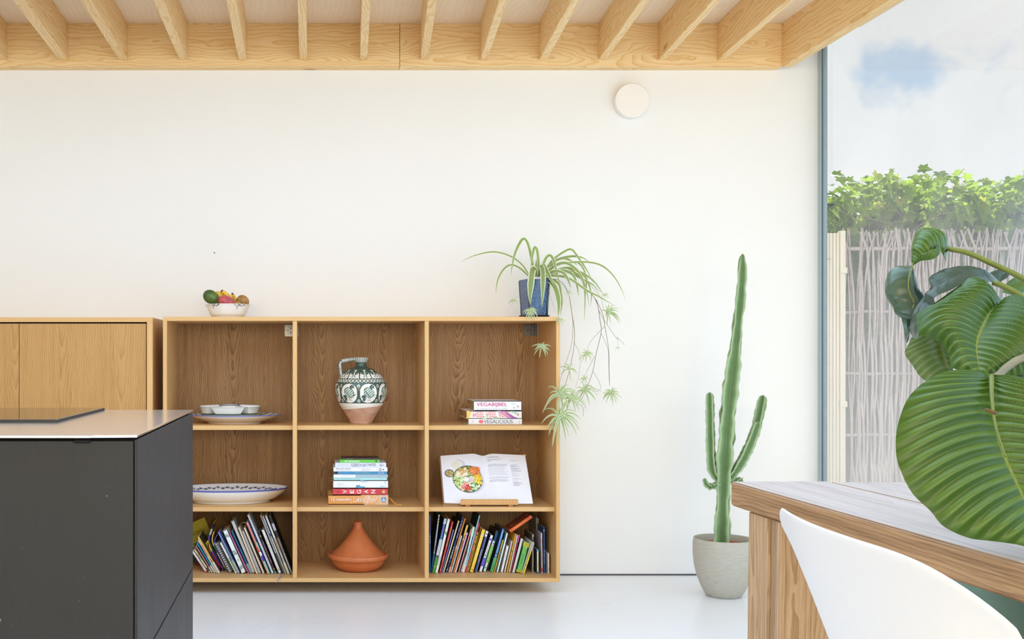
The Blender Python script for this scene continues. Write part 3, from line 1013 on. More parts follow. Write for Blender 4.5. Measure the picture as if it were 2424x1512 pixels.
# palm print and ribbon
def palm(parent, th, h, cx, cz, r, n=11):
    bm = bmesh.new()
    for i in range(n):
        a = -0.35 + (PI + 0.7) * i / (n - 1)
        d = Vector((math.cos(a), 0, math.sin(a)))
        nrm = Vector((-d.z, 0, d.x))
        b0 = Vector((cx, -0.0006 - i * 1e-5, cz))
        pts = [b0, b0 + d * r * 0.55 + nrm * r * 0.05, b0 + d * r, b0 + d * r * 0.55 - nrm * r * 0.05]
        bm.faces.new([bm.verts.new(p) for p in pts])
    for v in bm.verts:
        v.co.x = max(-th * .49, min(th * .49, v.co.x))
        v.co.z = max(0.002, min(h - .002, v.co.z))
    bmobj('palm_print', bm, gmat('3f5f58'), parent, world=False)
pth = S(108 / 7.2 * .93, 4.9)
for (fx, fz, r) in ((-.2, .87, .018), (.25, .1, .022), (.0, .44, .013), (-.35, .5, .012), (.0, .3, .006)):
    palm(pb, pth, 0.2, fx * pth * .5, fz * 0.2, r)
bm = bmesh.new()
rb = [P(440 + 1600 / 7.2, 1190 + 1198 / 7.2, 4.87), P(440 + 1618 / 7.2, 1190 + 1222 / 7.2, 4.82), P(440 + 1600 / 7.2, 1190 + 1275 / 7.2, 4.768), P(440 + 1560 / 7.2, 1190 + 1320 / 7.2, 4.762), P(440 + 1545 / 7.2, 1190 + 1355 / 7.2, 4.758)]
rb[0].z = rb[1].z = ZBOT + 0.0012
rows = [(bm.verts.new(p - Vector((.0042, 0, 0.001))), bm.verts.new(p + Vector((.0042, 0, 0.001)))) for p in [Vector(q) for q in smoothpath(rb, 14)]]
for i in range(13):
    bm.faces.new((rows[i][0], rows[i][1], rows[i + 1][1], rows[i + 1][0]))
o = bmobj('ribbon_marker', bm, plain('a58e93', 0.4, 0.4), None)
o.parent = wb
bpy.context.view_layer.update()
o.matrix_parent_inverse = wb.matrix_world.inverted()
# ring of the grey binder: a wire loop standing out of its top
bm = bmesh.new()
ring = [P(440 + (985 + 62 * math.cos(a)) / 7.2, 1190 + (400 - 68 * math.sin(a)) / 7.2, 4.93) for a in np.linspace(-0.3, PI + .2, 20)]
tube(bm, ring, 0.0008, seg=5)
o = bmobj('binder_ring', bm, plain('c8c6be', 0.3, 0.5, metal=1.0), None)
o['label'], o['category'] = 'thin wire binder ring standing above the cream books', 'ring'

# floppy magazines with bent spines
def floppy(path, w, cols, label, D, dep=0.17):
    pts = [P(440 + x / 7.2, 1190 + y / 7.2, D) for x, y in path]
    pts = [Vector(q) for q in smoothpath(pts, 18)]
    base = Vector(pts[0])
    th = S(w / 7.2, D)
    dz = ZBOT + 0.0012 + th * 0.3 - base.z
    pts = [p + Vector((0, 0, dz)) for p in pts]
    t = thing('magazine', label, 'magazine', pts[0], GA)
    dep = min(dep, BPY - D - .01)
    segs = [(0, 18)]
    bm = bmesh.new()
    rows = []
    for i, p in enumerate(pts):
        tg = (pts[min(17, i + 1)] - pts[max(0, i - 1)]).normalized()
        n = Vector((tg.z, 0, -tg.x))
        rows.append([bm.verts.new(p - t.location + n * s * th / 2 + Vector((0, yy, 0))) for s, yy in ((-1, 0), (1, 0), (1, dep), (-1, dep))])
    for i in range(17):
        u = i / 17
        mi = 0
        for k, (lim, c) in enumerate(cols):
            if u >= lim:
                mi = k
        for k in range(4):
            f = bm.faces.new((rows[i][k], rows[i][(k + 1) % 4], rows[i + 1][(k + 1) % 4], rows[i + 1][k]))
            f.material_index = mi
    bm.faces.new(rows[0][::-1])
    bm.faces.new(rows[-1])
    bmesh.ops.recalc_face_normals(bm, faces=bm.faces)
    bmobj('body', bm, [gmat(c) for _, c in cols], t, world=False)
    return t
floppy([(648, 1180), (560, 1075), (430, 880), (352, 745), (375, 690)], 24, [(0, '7a1f5a'), (.12, 'd2222f'), (.8, 'e7c93a')], 'limp red magazine bent at its top', 4.93)
floppy([(664, 1178), (600, 1080), (470, 900), (412, 790), (400, 720), (372, 670)], 24, [(0, '5a2fb0'), (.45, '6a3fc0'), (.62, 'f0d848')], 'limp purple magazine with yellow top', 4.93)
floppy([(676, 1178), (640, 1120), (520, 930), (440, 780), (392, 640), (430, 520), (455, 400), (475, 385)], 28, [(0, 'e6c63a'), (.1, '23243a'), (.62, '5248b0'), (.75, 'c9ccd4'), (.85, '16161c')], 'limp black and white magazine curling highest', 4.93)
floppy([(690, 1176), (660, 1120), (580, 960), (490, 790), (450, 680), (455, 590), (480, 520)], 20, [(0, 'd8cf50'), (.1, 'e8e6de'), (.45, '3d6a4a'), (.62, 'ecc63c')], 'limp white and yellow magazine with curved spine', 4.93)
floppy([(700, 1174), (690, 1120), (600, 930), (520, 790), (490, 690), (510, 610), (545, 560)], 20, [(0, '3f9ad0'), (.15, '7a74d8'), (.5, '9aa8e8'), (.75, '4a44a8')], 'limp lavender magazine touching the plaid notebook', 4.93)
# yellow-green picture book standing at the back, cover towards the room
yb = thing('book', 'yellow-green picture book facing forward behind the limp magazines', 'book', (P(440 + 330 / 7.2, 1330, 5.06).x + .035, 5.03, ZBOT + 0.05), GA, rot=(math.radians(-9), math.radians(-24), 0))
hgt = S(66, 5.06)
boxobj2('cover', -.085, .035, 0, .006, 0, .176, gmat('b8b12a'), yb)
boxobj2('pages', -.084, .034, .006, .012, .001, .175, M['page'], yb)
quads('cover_print', [(-.085, .035, 0, .07)], gmat('2f3a24'), yb, -.0004)
quads('cover_print', [(-.06, -.02, .05, .085), (.0, .035, .06, .1)], gmat('587a38'), yb, -.0007)
text('DE BOMEN', yb, (-.03, -.0008, .125), (.085, .016), '6a6418')

# ---- bottom right compartment (spines lean to the right, last ones upright)
ZR = (1000, 1190, 2424 / 340)
GB = 'books in the lower right compartment'
def Bk(*a, **k):
    k.setdefault('group', GB)
    return lean_book(ZR, *a, **k)
Bk((131, 1150), (128, 170), 24, '2e76b4', 'narrow blue book tight against the divider', deco=[('band', .7, .9, '39417e'), ('txt', 'ZEE', .65, .5, .6, 'dfe8f2')])
Bk((158, 1142), (282, 168), 32, 'cfd8d8', 'tall grey book with red top and blue foot', cover='123a44', deco=[('band', .0, .33, '2f66a6'), ('dot', .95, 0, .42, 'c8352c'), ('dot', .9, 0, .3, '6f9a3c'), ('dot', .85, 0, .36, 'd7a02c'), ('txt', 'Het grote natuurboek', .8, .45, .4, '5d7a80'), ('bandx', .36, .46, -.2, .3, '2a2a26')])
Bk((186, 1172), (390, 255), 50, '3f86d2', 'blue and white book with green meadow foot', cover='23304a', deco=[('band', .0, .28, '4b9a35'), ('band', .28, .33, '5a6258'), ('band', .33, .62, 'dfe6ee'), ('band', .9, 1., 'b9d2ee'), ('txt', 'Netherlands', .62, .36, .5, '2f62b4'), ('txt', 'Holland', .86, .74, .5, 'c24a78'), ('dot', .12, 0, .3, '9ad84a')])
Bk((236, 1176), (448, 265), 62, 'eef0ee', 'white children book with green frog and letters', cover='d9803a', deco=[('dot', .75, 0, .3, '3d9c5a'), ('dot', .72, .3, .22, '3d9c5a'), ('txt', 'Kikker', .3, .14, .4, '4aa878'), ('txt', 'Alles over', .62, .4, .3, 'c5dcd0')])
Bk((296, 1160), (510, 302), 40, 'd4484a', 'red book with yellow title', cover='c73f40', deco=[('txt', 'Het lied van alle vogels', .9, .5, .5, 'f2d487'), ('txt', 'Jan', .33, .22, .5, 'f2dccb'), ('dot', .06, 0, .25, 'eec0b0')])
Bk((328, 1150), (526, 430), 14, '7f95da', 'very thin pale blue booklet beside the red book', soft=True)
Bk((358, 1138), (614, 268), 32, 'e0cfa6', 'plain cream book with dark cover', cover='3a3323')
Bk((404, 1140), (688, 208), 38, '2f3f6c', 'navy book with white planet title', cover='2b3a63', deco=[('txt', 'Een klein begin - Loekie', .93, .62, .5, 'dfe4ee'), ('dot', .45, 0, .25, '8fd0e8'), ('txt', 'PLANEET', .42, .24, .55, 'eef2f6'), ('dot', .2, 0, .25, '7cc4e4'), ('txt', 'A', .02, .08, .4, 'eef2f6')])
Bk((452, 1136), (720, 228), 38, 'cf7f38', 'orange-brown tall book next to the navy one', cover='b5692c', deco=[('band', .0, .1, 'd8a08a'), ('band', .42, .5, 'c79074')])
Bk((488, 1138), (662, 520), 32, 'c4d2de', 'short pale blue booklet with grey letters', deco=[('txt', 'de kleine kok', .75, .35, .5, '5a6f86')])
Bk((526, 1142), (760, 345), 34, 'd08a2c', 'ochre book with yellow top edge', cover='2f4434', deco=[('band', .78, 1., 'e6bb4a'), ('dot', .7, 0, .4, 'cfc9b2'), ('band', .5, .68, '9c6424')])
Bk((556, 1154), (756, 482), 34, 'f0c8da', 'pale pink book with purple lettering', deco=[('txt', 'Floor en haar vriendinnen', .9, .35, .5, 'a44f9a'), ('dot', .93, 0, .3, '9a4fc0')])
Bk((612, 1140), (826, 402), 30, 'd88a84', 'coral pink book with white title', cover='2f5a4a', deco=[('txt', 'Sprookjes', .6, .35, .5, 'f3e2dc')])
Bk((650, 1140), (765, 800), 22, 'e6e0da', 'short off-white booklet with blue mark', deco=[('dot', .05, 0, .4, '3f66c0'), ('dot', .2, 0, .3, 'b0493c')])
Bk((686, 1135), (868, 372), 44, 'cfe8ea', 'pale aqua book with blue lettering', cover='cfe3c6', deco=[('band', .8, 1., 'cfe8cf'), ('band', .0, .16, 'e6e0d4'), ('txt', 'Het dierenbos', .62, .36, .4, '5fa9cc')])
Bk((712, 1128), (966, 168), 28, '9fd0e6', 'tallest slim sky-blue book', cover='1c3a34', deco=[('dot', .72, .1, .3, '34446a'), ('dot', .66, -.2, .25, 'b44a5c'), ('band', 0, .1, 'c04650')])
Bk((728, 1122), (958, 290), 22, 'e06a86', 'slim rose pink book by the tall sky-blue one', deco=[('dot', .8, 0, .3, '8a3a54'), ('band', 0, .6, 'c82f46')])
Bk((760, 1112), (932, 445), 60, 'c4a63a', 'olive yellow animal atlas with dark letters', cover='a88d24', deco=[('txt', 'Dierenatlas', .52, .2, .45, '4c3f1c'), ('dot', .92, .1, .2, '3a3018'), ('dot', .82, -.3, .18, '3a3018'), ('dot', .7, .3, .2, '5a4a20'), ('band', .02, .03, '7a7a9c'), ('band', .05, .06, '7a7a9c'), ('dot', .13, 0, .2, '8a5a3a')])
Bk((826, 1148), (1036, 428), 84, 'f4cf4c', 'thick bright yellow book with white letters', cover='d9ae2c', deco=[('dot', .86, 0, .24, 'fbf6ea'), ('dot', .86, 0, .12, 'e2762f'), ('txt', 'Het grote voorleesboek', .78, .3, .26, 'fbf3dc'), ('dot', .06, .1, .15, '3d3524', .08), ('txt', 'lannoo', .12, .22, .1, 'a88c2e', .3)])
Bk((890, 1135), (1092, 440), 44, '3a4c9c', 'blue book with white and yellow title letters', cover='2c3a7c', deco=[('band', .86, 1., 'e6eaf0'), ('dot', .93, .1, .3, '2f8a6a'), ('dot', .87, -.2, .25, 'e08a9a'), ('txt', 'Annie M.G.', .55, .38, .5, 'f1f2f6'), ('txt', 'Fiep', .36, .24, .55, 'd9c95c'), ('bandx', 0, 1, .84, .98, 'eceef2')])
Bk((978, 1112), (1172, 500), 62, 'ecedf2', 'white book with purple block low on the spine', cover='3c3646', deco=[('band', .86, .91, '6a5cc8'), ('txt', 'M.SCHMIDT', .8, .45, .35, '55555e'), ('band', .15, .38, '6152c4'), ('txt', 'het hele jaar', .2, .34, .2, 'd8d4f0', -.2), ('dot', .44, 0, .2, '443c70')])
Bk((1046, 1104), (1205, 590), 58, 'c9dfe6', 'pale blue book with leaf green block', cover='86c03c', deco=[('band', .3, .82, '6cb33f'), ('txt', 'Toverdromen', .76, .36, .4, 'eef6e4'), ('dot', .92, .1, .2, '2c6a4a'), ('dot', .86, -.1, .2, 'd88a90'), ('dot', .13, 0, .2, '3f7a52')])
Bk((1106, 1098), (1262, 440), 42, '8a8478', 'dark covered book with small blue label', cover='2b2a2c', pf=True, page='8a8478', D=4.96, deco=[('band', .72, .95, '3f78c0')])
Bk((1166, 1114), (1366, 392), 58, '3f80cc', 'blue cookbook with green lower spine', cover='1f2d40', page='b9b6b0', deco=[('band', .0, .33, '58a86c'), ('txt', 'Kookboek op de camping', .95, .45, .45, 'eaf1f8'), ('dot', .38, -.05, .22, 'f0d24c'), ('txt', 'Ploegsma', .04, .2, .4, '2c5a3a')])
Bk((1214, 1120), (1360, 580), 22, 'e2b92c', 'slim yellow book right of the blue cookbook', deco=[('txt', 'zomerlezen', .7, .3, .5, '8f6f14')])
Bk((1236, 1122), (1402, 470), 14, '1d6a70', 'thin teal book between yellow and white spines', soft=True)
Bk((1264, 1128), (1432, 472), 36, 'eeeef0', 'plain white book beside the thin teal one', cover='d8d8dc')
Bk((1338, 1130), (1440, 690), 56, 'efefef', 'short white paperback with small grey title', cover='c9c5c0', deco=[('txt', 'Een eigen huis', .85, .3, .22, '9a9a9a'), ('dot', .09, 0, .1, '3a3a3a')])
Bk((1388, 1130), (1512, 605), 34, 'e4d8d2', 'pinkish white paperback with orange letters', cover='bfb4ae', deco=[('txt', 'De stille kracht', .95, .3, .4, 'c08a5a')])
Bk((1432, 1142), (1578, 492), 26, 'eeb238', 'slim amber yellow book under the orange one', deco=[('dot', .55, 0, .3, '4a3a1c')])
Bk((1468, 1148), (1606, 512), 26, 'c7bcb2', 'grey layered paperback beside the amber book', pf=True, page='cfc5ba')
Bk((1496, 1152), (1636, 512), 18, 'b83a5e', 'thin crimson book before the pale grey one', deco=[('band', .8, 1., 'd856a0')])
Bk((1534, 1158), (1680, 585), 60, 'd6d5d3', 'plain pale grey thick book', cover='7a2f40')
gb = Bk((1630, 1160), (1760, 660), 118, '6fbf62', 'short fat green card box with yellow striped ends', cover='5aa84e', rounded=True, deco=[('band', .86, 1., 'e8d83c'), ('band', .0, .09, 'e8d83c')] + [('band', a, a + .012, '4f6a2c') for a in (.875, .905, .935, .965)] + [('bandx', .0, .09, -.9 + .3 * i, -.8 + .3 * i, '4f6a2c') for i in range(7)] + [('dot', .77, .15, .13, 'd0413c'), ('txt', '48', .77, .83, .12, 'f6e8e4', .15), ('txt', 'Dierenkwartet', .62, .28, .2, '2f6a34', -.1), ('txt', 'vier op een rij', .6, .25, .09, 'cfeac0', .35)])
Bk((1708, 1222), (1875, 690), 36, 'f0d22e', 'bright yellow slim book leaning at the front', cover='f3f1ec', deco=[('band', .72, 1., 'b4aea8'), ('txt', 'LIED', .5, .7, .4, 'c09a20'), ('dot', .28, 0, .3, '8a5aa0')])
Bk((1862, 1132), (1866, 492), 40, 'b9a48e', 'upright taupe paperback with black brush mark', cover='5d5346', deco=[('band', .8, .86, '2c2622'), ('bandx', .86, .93, -.2, .8, '3a332c'), ('band', .7, .74, 'd8cfc4'), ('dot', .1, 0, .2, '6a4a40')])
Bk((1932, 1130), (1928, 262), 22, 'a7a4a2', 'tall grey folder standing behind the small books', cover='85817c', D=4.99, pf=True, page='a9a49a')
Bk((1957, 1120), (1953, 275), 18, 'c8c0ae', 'tall beige brochure behind the small books', cover='98907e', D=4.99, pf=True, page='c8c0ae')
Bk((1948, 1202), (1946, 795), 36, 'e9e4b0', 'small pale yellow booklet with blue ends', cover='2f4a58', deco=[('band', .93, 1., '4fa8c8'), ('band', .0, .1, '4a78b0'), ('txt', 'muis', .5, .3, .4, 'b0a870')])
Bk((2020, 1164), (2008, 492), 36, 'ddc8d4', 'pale mauve book with orange lettering', cover='b9aeb4', deco=[('txt', 'De tuin van oma', .8, .3, .5, 'cf7a4a'), ('band', .03, .12, 'b84a66'), ('dot', .82, 0, .3, 'e08a3c')])
Bk((2060, 1160), (2050, 382), 36, '2b5490', 'dark blue upright book with white title', cover='1f3f70', deco=[('dot', .92, 0, .3, 'cfe0ee'), ('txt', 'De kleine walvis', .5, .2, .5, 'c3d2e8')])
Bk((2128, 1188), (2126, 850), 40, 'e4ddd0', 'small off-white book nearest the right side panel', cover='cfcabf', page='e8dfc9', deco=[('bandx', .55, .9, .3, .5, 'd8a07a'), ('txt', 'klein', .3, .1, .3, '5a5a58', .3)])
# orange paperback lying across the tops of the leaning books
D = 4.885
p0, p1 = P(1000 + 1497 / 7.129, 1190 + 500 / 7.129, D), P(1000 + 1858 / 7.129, 1190 + 250 / 7.129, D)
ang = math.atan2(p1.z - p0.z, p1.x - p0.x)
ob = thing('book', 'orange paperback lying slanted across the tops of other books', 'book', p0, GB, rot=(0, PI / 2 - ang, 0))
L = (p1 - p0).length
tho = S(54 / 7.129, D)
bm = bmesh.new()
box(bm, -tho, -tho + .0012, .0012, .11, 0, L, 1)
box(bm, -.0012, 0, .0012, .11, 0, L, 1)
box(bm, -tho, 0, 0, .0012, 0, L, 0)
bmobj('cover', bm, [gmat('e0632e'), gmat('8c2f1c')], ob, world=False)
boxobj2('pages', -tho + .0012, -.0012, .0012, .109, .0005, L - .0005, M['page'], ob)
text('Kookboek voor jou', ob, (-tho / 2, -.0006, L * .48), (L * .62, tho * .5), 'f0d272', ang=PI / 2)
text('k', ob, (-tho / 2, -.0006, L * .07), (tho * .3, tho * .4), '7a2418', ang=PI / 2)
bm = bmesh.new()
for rr, ri in ((1.0, .9), (.8, .74), (.5, .44)):
    n = 28
    o_ = [bm.verts.new((-tho - .0005, .055 + .036 * rr * math.cos(2 * PI * i / n), L * .55 + .05 * rr * math.sin(2 * PI * i / n))) for i in range(n)]
    i_ = [bm.verts.new((-tho - .0005, .055 + .036 * ri * math.cos(2 * PI * i / n), L * .55 + .05 * ri * math.sin(2 * PI * i / n))) for i in range(n)]
    for i in range(n):
        bm.faces.new((o_[i], o_[(i + 1) % n], i_[(i + 1) % n], i_[i]))
bmobj('cover_print', bm, gmat('b08a70'), ob, world=False)

# ---- lying stacks
def flat_book(zoom, x0, x1, y0, y1, D, dep, spine, label, group, z0, deco=(), cover=None, page='efe8da', rounded=False):
    """spine rectangle in the photo; lies flat with the spine towards the room"""
    ox, oy, sc = zoom
    X0, X1 = kx(ox + x0 / sc, D), kx(ox + x1 / sc, D)
    th = S((y1 - y0) / sc, D)
    t = thing('book', label, 'book', (X0, D, z0 + th / 2), group)
    W = X1 - X0
    bm = bmesh.new()
    c = min(.002, th * .12)
    box(bm, 0, W, 0, c, -th / 2, th / 2, 0)
    es = [e for e in bm.edges if abs(e.verts[0].co.x - e.verts[1].co.x) > W * .5 and e.verts[0].co.y < 1e-6]
    bmesh.ops.bevel(bm, geom=es, offset=min(.003, th * (.2 if rounded else .07)), segments=2, affect='EDGES')
    k = 1 if cover else 0
    box(bm, 0, W, c, dep, -th / 2, -th / 2 + c, k)
    box(bm, 0, W, c, dep, th / 2 - c, th / 2, k)
    bmobj('cover', bm, [gmat(spine)] + ([gmat(cover)] if cover else []), t, world=False)
    boxobj2('pages', .002, W - .002, c, dep - .003, -th / 2 + c, th / 2 - c, plain(page, 0.85, 0.2, vary=0.12, scale=300), t)
    n = 0
    for d in deco:
        n += 1
        y = -.0004 - .00012 * n
        if d[0] == 'txt':
            s, a, b, lo, hi, col = d[1:7]
            kw = d[7] if len(d) > 7 else {}
            text(s, t, (W * (a + b) / 2, y, th * ((lo + hi) / 2 - .5)), (W * (b - a), th * (hi - lo)), col, **kw)
        elif d[0] == 'vert':
            s, a, lo, hi, wid, col = d[1:7]
            text(s, t, (W * a, y, th * ((lo + hi) / 2 - .5)), (th * (hi - lo), W * wid), col, ang=PI / 2, bold=0.012)
        elif d[0] == 'rect':
            a, b, lo, hi, col = d[1:6]
            quads('spine_band', [(W * a, W * b, th * (lo - .5), th * (hi - .5))], gmat(col), t, y)
        elif d[0] == 'dot':
            a, v, r, col = d[1:5]
            ri = d[5] if len(d) > 5 else 0
            rc = min(r, v - .03, .97 - v) if r > .2 else r
            ri = ri * rc / r
            discs('spine_mark', [(W * a, th * (v - .5), th * rc, th * ri)], gmat(col), t, y)
        elif d[0] == 'poly':
            pts, col = d[1:3]
            bm = bmesh.new()
            bm.faces.new([bm.verts.new((W * a, y, th * (v - .5))) for a, v in pts])
            bmobj('spine_print', bm, gmat(col), t, world=False)
    return t, th

ZS = (740, 1060, 2419 / 240)
GS = 'books in the tall middle stack'
DS = 4.882
z = Z2T + 0.0004
rows = [
    (375, 1805, 1122, 1352, .20, 'e9a860', 'thick orange cookbook at the bottom of the middle stack', dict(rounded=True, deco=[
        ('poly', [(.62, .0), (1, .0), (1, 1), (.55, 1)], 'eeb98a'), ('poly', [(.8, .0), (1, .0), (1, 1), (.86, 1)], 'eec6a8'),
        ('dot', .66, .75, .3, 'f6dfc0', .2), ('dot', .78, .72, .26, 'f3c88c', .14), ('dot', .62, .2, .2, 'f4dcc0', .12), ('dot', .72, .08, .26, 'f6dfc0', .18), ('dot', .88, .3, .2, 'f0cf9a', .12), ('dot', .86, .82, .42, 'f8e6d4', .34), ('dot', .5, .5, .12, 'f3d0a0'), ('dot', .38, .22, .08, 'f6d8c0'), ('dot', .43, .3, .06, 'f6d8c0'), ('dot', .55, .82, .34, 'f3d6b0', .28),
        ('txt', '12 maanden', .05, .38, .40, .72, 'fdf8f0', dict(bold=.01)), ('txt', 'Lekker Eten!', .41, .81, .25, .82, 'fdf4ea', dict(shear=.45)),
        ('poly', [(.885, .74), (.965, .78), (.95, .28), (.92, .22), (.895, .3)], '5a9ee0'), ('txt', '6', .905, .945, .32, .68, 'f4f6fa', dict(bold=.01))])),
    (490, 1790, 962, 1116, .195, 'de4a55', 'red book with big white sideways capital letters', dict(deco=[
        ('vert', 'V', .215, .25, .78, .075, 'fdf6f4'), ('vert', 'E', .345, .25, .78, .075, 'fdf6f4'), ('vert', 'G', .475, .2, .8, .075, 'fdf6f4'), ('vert', 'A', .605, .25, .78, .075, 'fdf6f4'), ('vert', 'N', .735, .25, .78, .075, 'fdf6f4'),
        ('vert', 'THE', .055, .35, .65, .012, '8a2430'), ('vert', 'ULTIMATE', .09, .2, .82, .014, '8a2430'), ('vert', 'BOOK', .125, .3, .72, .012, '8a2430'), ('rect', .81, .815, .2, .8, '9a2c38'), ('rect', .835, .84, .4, .6, '9a2c38'), ('rect', .86, .865, .2, .8, '9a2c38'),
        ('dot', .925, .5, .24, 'd8b06a'), ('poly', [(.91, .38), (.94, .38), (.935, .62)], 'f6f2ea')])),
    (495, 1800, 766, 958, .19, 'f1f4f6', 'thick white book with watercolour blue birds', dict(rounded=True, deco=[
        ('poly', [(.41, .08), (.42, .4), (.47, .42), (.5, .25), (.58, .22), (.6, .3), (.56, .06), (.46, .04)], '5f9cbc'), ('poly', [(.48, .86), (.5, .99), (.56, .99), (.57, .82), (.52, .8)], '9ac4e4'), ('poly', [(.84, .28), (.92, .32), (.97, .08), (.9, .05), (.87, .2)], 'bcd8ec'), ('poly', [(.23, .3), (.28, .05), (.26, .04)], 'b8dbea'), ('poly', [(.12, .5), (.16, .62), (.19, .55), (.15, .45)], 'd4e8f2'),
        ('rect', .08, .083, .3, .65, '7d98a8'), ('rect', .11, .113, .15, .7, '8aa2b0'), ('rect', .945, .951, .65, .95, '3d6f7a'), ('poly', [(.66, .1), (.7, .12), (.68, .02)], '7f8fb0'), ('rect', .55, .64, .77, .8, 'a8b8c0')])),
    (510, 1775, 706, 765, .19, 'b6e4e6', 'mint green slim book with faint grey capitals', dict(deco=[('txt', 'DE VEGETARISCHE KEUKEN', .05, .5, .25, .75, '86c2cc')])),
    (500, 1795, 627, 704, .19, 'a9c2d0', 'slim book half white half grey-blue', dict(deco=[('rect', .0, .405, .02, .98, 'f1f2f8'), ('txt', 'simplicity', .15, .3, .3, .7, 'd8d4ec'), ('txt', 'DIRK DE WITTE', .45, .6, .35, .65, 'e0eaf0'), ('txt', 'KOKEN THUIS', .68, .81, .35, .65, 'e0eaf0'), ('rect', .64, .643, .2, .8, 'd0dfe8')])),
    (600, 1775, 557, 624, .185, '4a94c4', 'slim blue book with pale lettering in the stack', dict(deco=[('txt', 'GEZOND KOOKBOEK', .36, .64, .4, .75, 'b5cf9c'), ('txt', 'MULDER', .82, .94, .25, .65, 'e6f0f6')])),
    (500, 1785, 456, 552, .19, 'f2f1f8', 'white book reading man eat plant with black circle', dict(deco=[('txt', 'MAN. EAT. PLANT.', .045, .325, .5, .86, '5c5866'), ('txt', 'NO MEAT. FRESH. RECIPES. SIMPLE TO MAKE.', .045, .335, .15, .3, 'b8aeb8'), ('txt', 'VEGETARISCHE', .52, .68, .55, .72, 'b6b6c0'), ('txt', 'KEUKEN BOEK', .52, .67, .22, .4, 'a8a8b0'), ('dot', .868, .5, .32, '2f2f36', .22), ('dot', .925, .5, .15, '2f2f36')])),
    (540, 1755, 344, 452, .185, 'e6e8f6', 'lavender white book on small savoury tarts', dict(deco=[('txt', 'HEIDI GASCKE', .04, .26, .35, .68, 'c6c8d8'), ('txt', 'KLEINE', .315, .45, .18, .85, '63636e'), ('txt', 'hartige', .46, .61, .1, .9, '6a8aa8', dict(shear=.4)), ('txt', 'TAARTJES', .62, .80, .18, .85, '6c6c78'), ('dot', .895, .5, .23, '2e2e38', .15), ('dot', .942, .5, .1, '2e2e38')])),
    (650, 1600, 276, 344, .15, '6fce58', 'bright green small book near the top of the stack', dict(deco=[('txt', 'HET BEGINBOEK', .12, .5, .2, .8, 'f2f8ee', dict(bold=.008)), ('poly', [(.88, .8), (.93, .85), (.94, .55), (.92, .3), (.905, .2), (.9, .5)], '1f3c22')])),
    (700, 1585, 252, 276, .12, '57434e', 'thin dark plum booklet topping the stack', dict(deco=[('rect', .1, .3, .2, .8, '8a7a84'), ('rect', .5, .7, .3, .7, '7a5a6a')])),
]
for i, (x0, x1, y0, y1, dep, col, lab, kw) in enumerate(rows):
    t, th = flat_book(ZS, x0, x1, y0, y1, DS + (0.03 if i == 9 else 0.0), dep, col, lab, GS, z, **kw)
    if i == 0:
        pts = [Vector((kx(740 + 1795 / 10.08, DS) - t.location.x, .03, .002)), Vector((.275, .02, .004)), Vector((.290, .01, -.012)), Vector((.305, -.005, -.0215)), Vector((.325, -.015, -th / 2 + .0006))]
        bm = bmesh.new()
        pr = smoothpath(pts, 14)
        rws = [(bm.verts.new(Vector(p) + Vector((.0012, -.001, .0030))), bm.verts.new(Vector(p) + Vector((-.0012, .001, -.0008)))) for p in pr]
        for a in range(13):
            bm.faces.new((rws[a][0], rws[a][1], rws[a + 1][1], rws[a + 1][0]))
        bmobj('ribbon_marker', bm, gmat('f0a83c'), t, world=False, label='orange ribbon marker')
    z += th + 0.0003
ZV = (1020, 930, 5.4)
GV = 'books in the small upper right stack'
z = Z1T + 0.0004
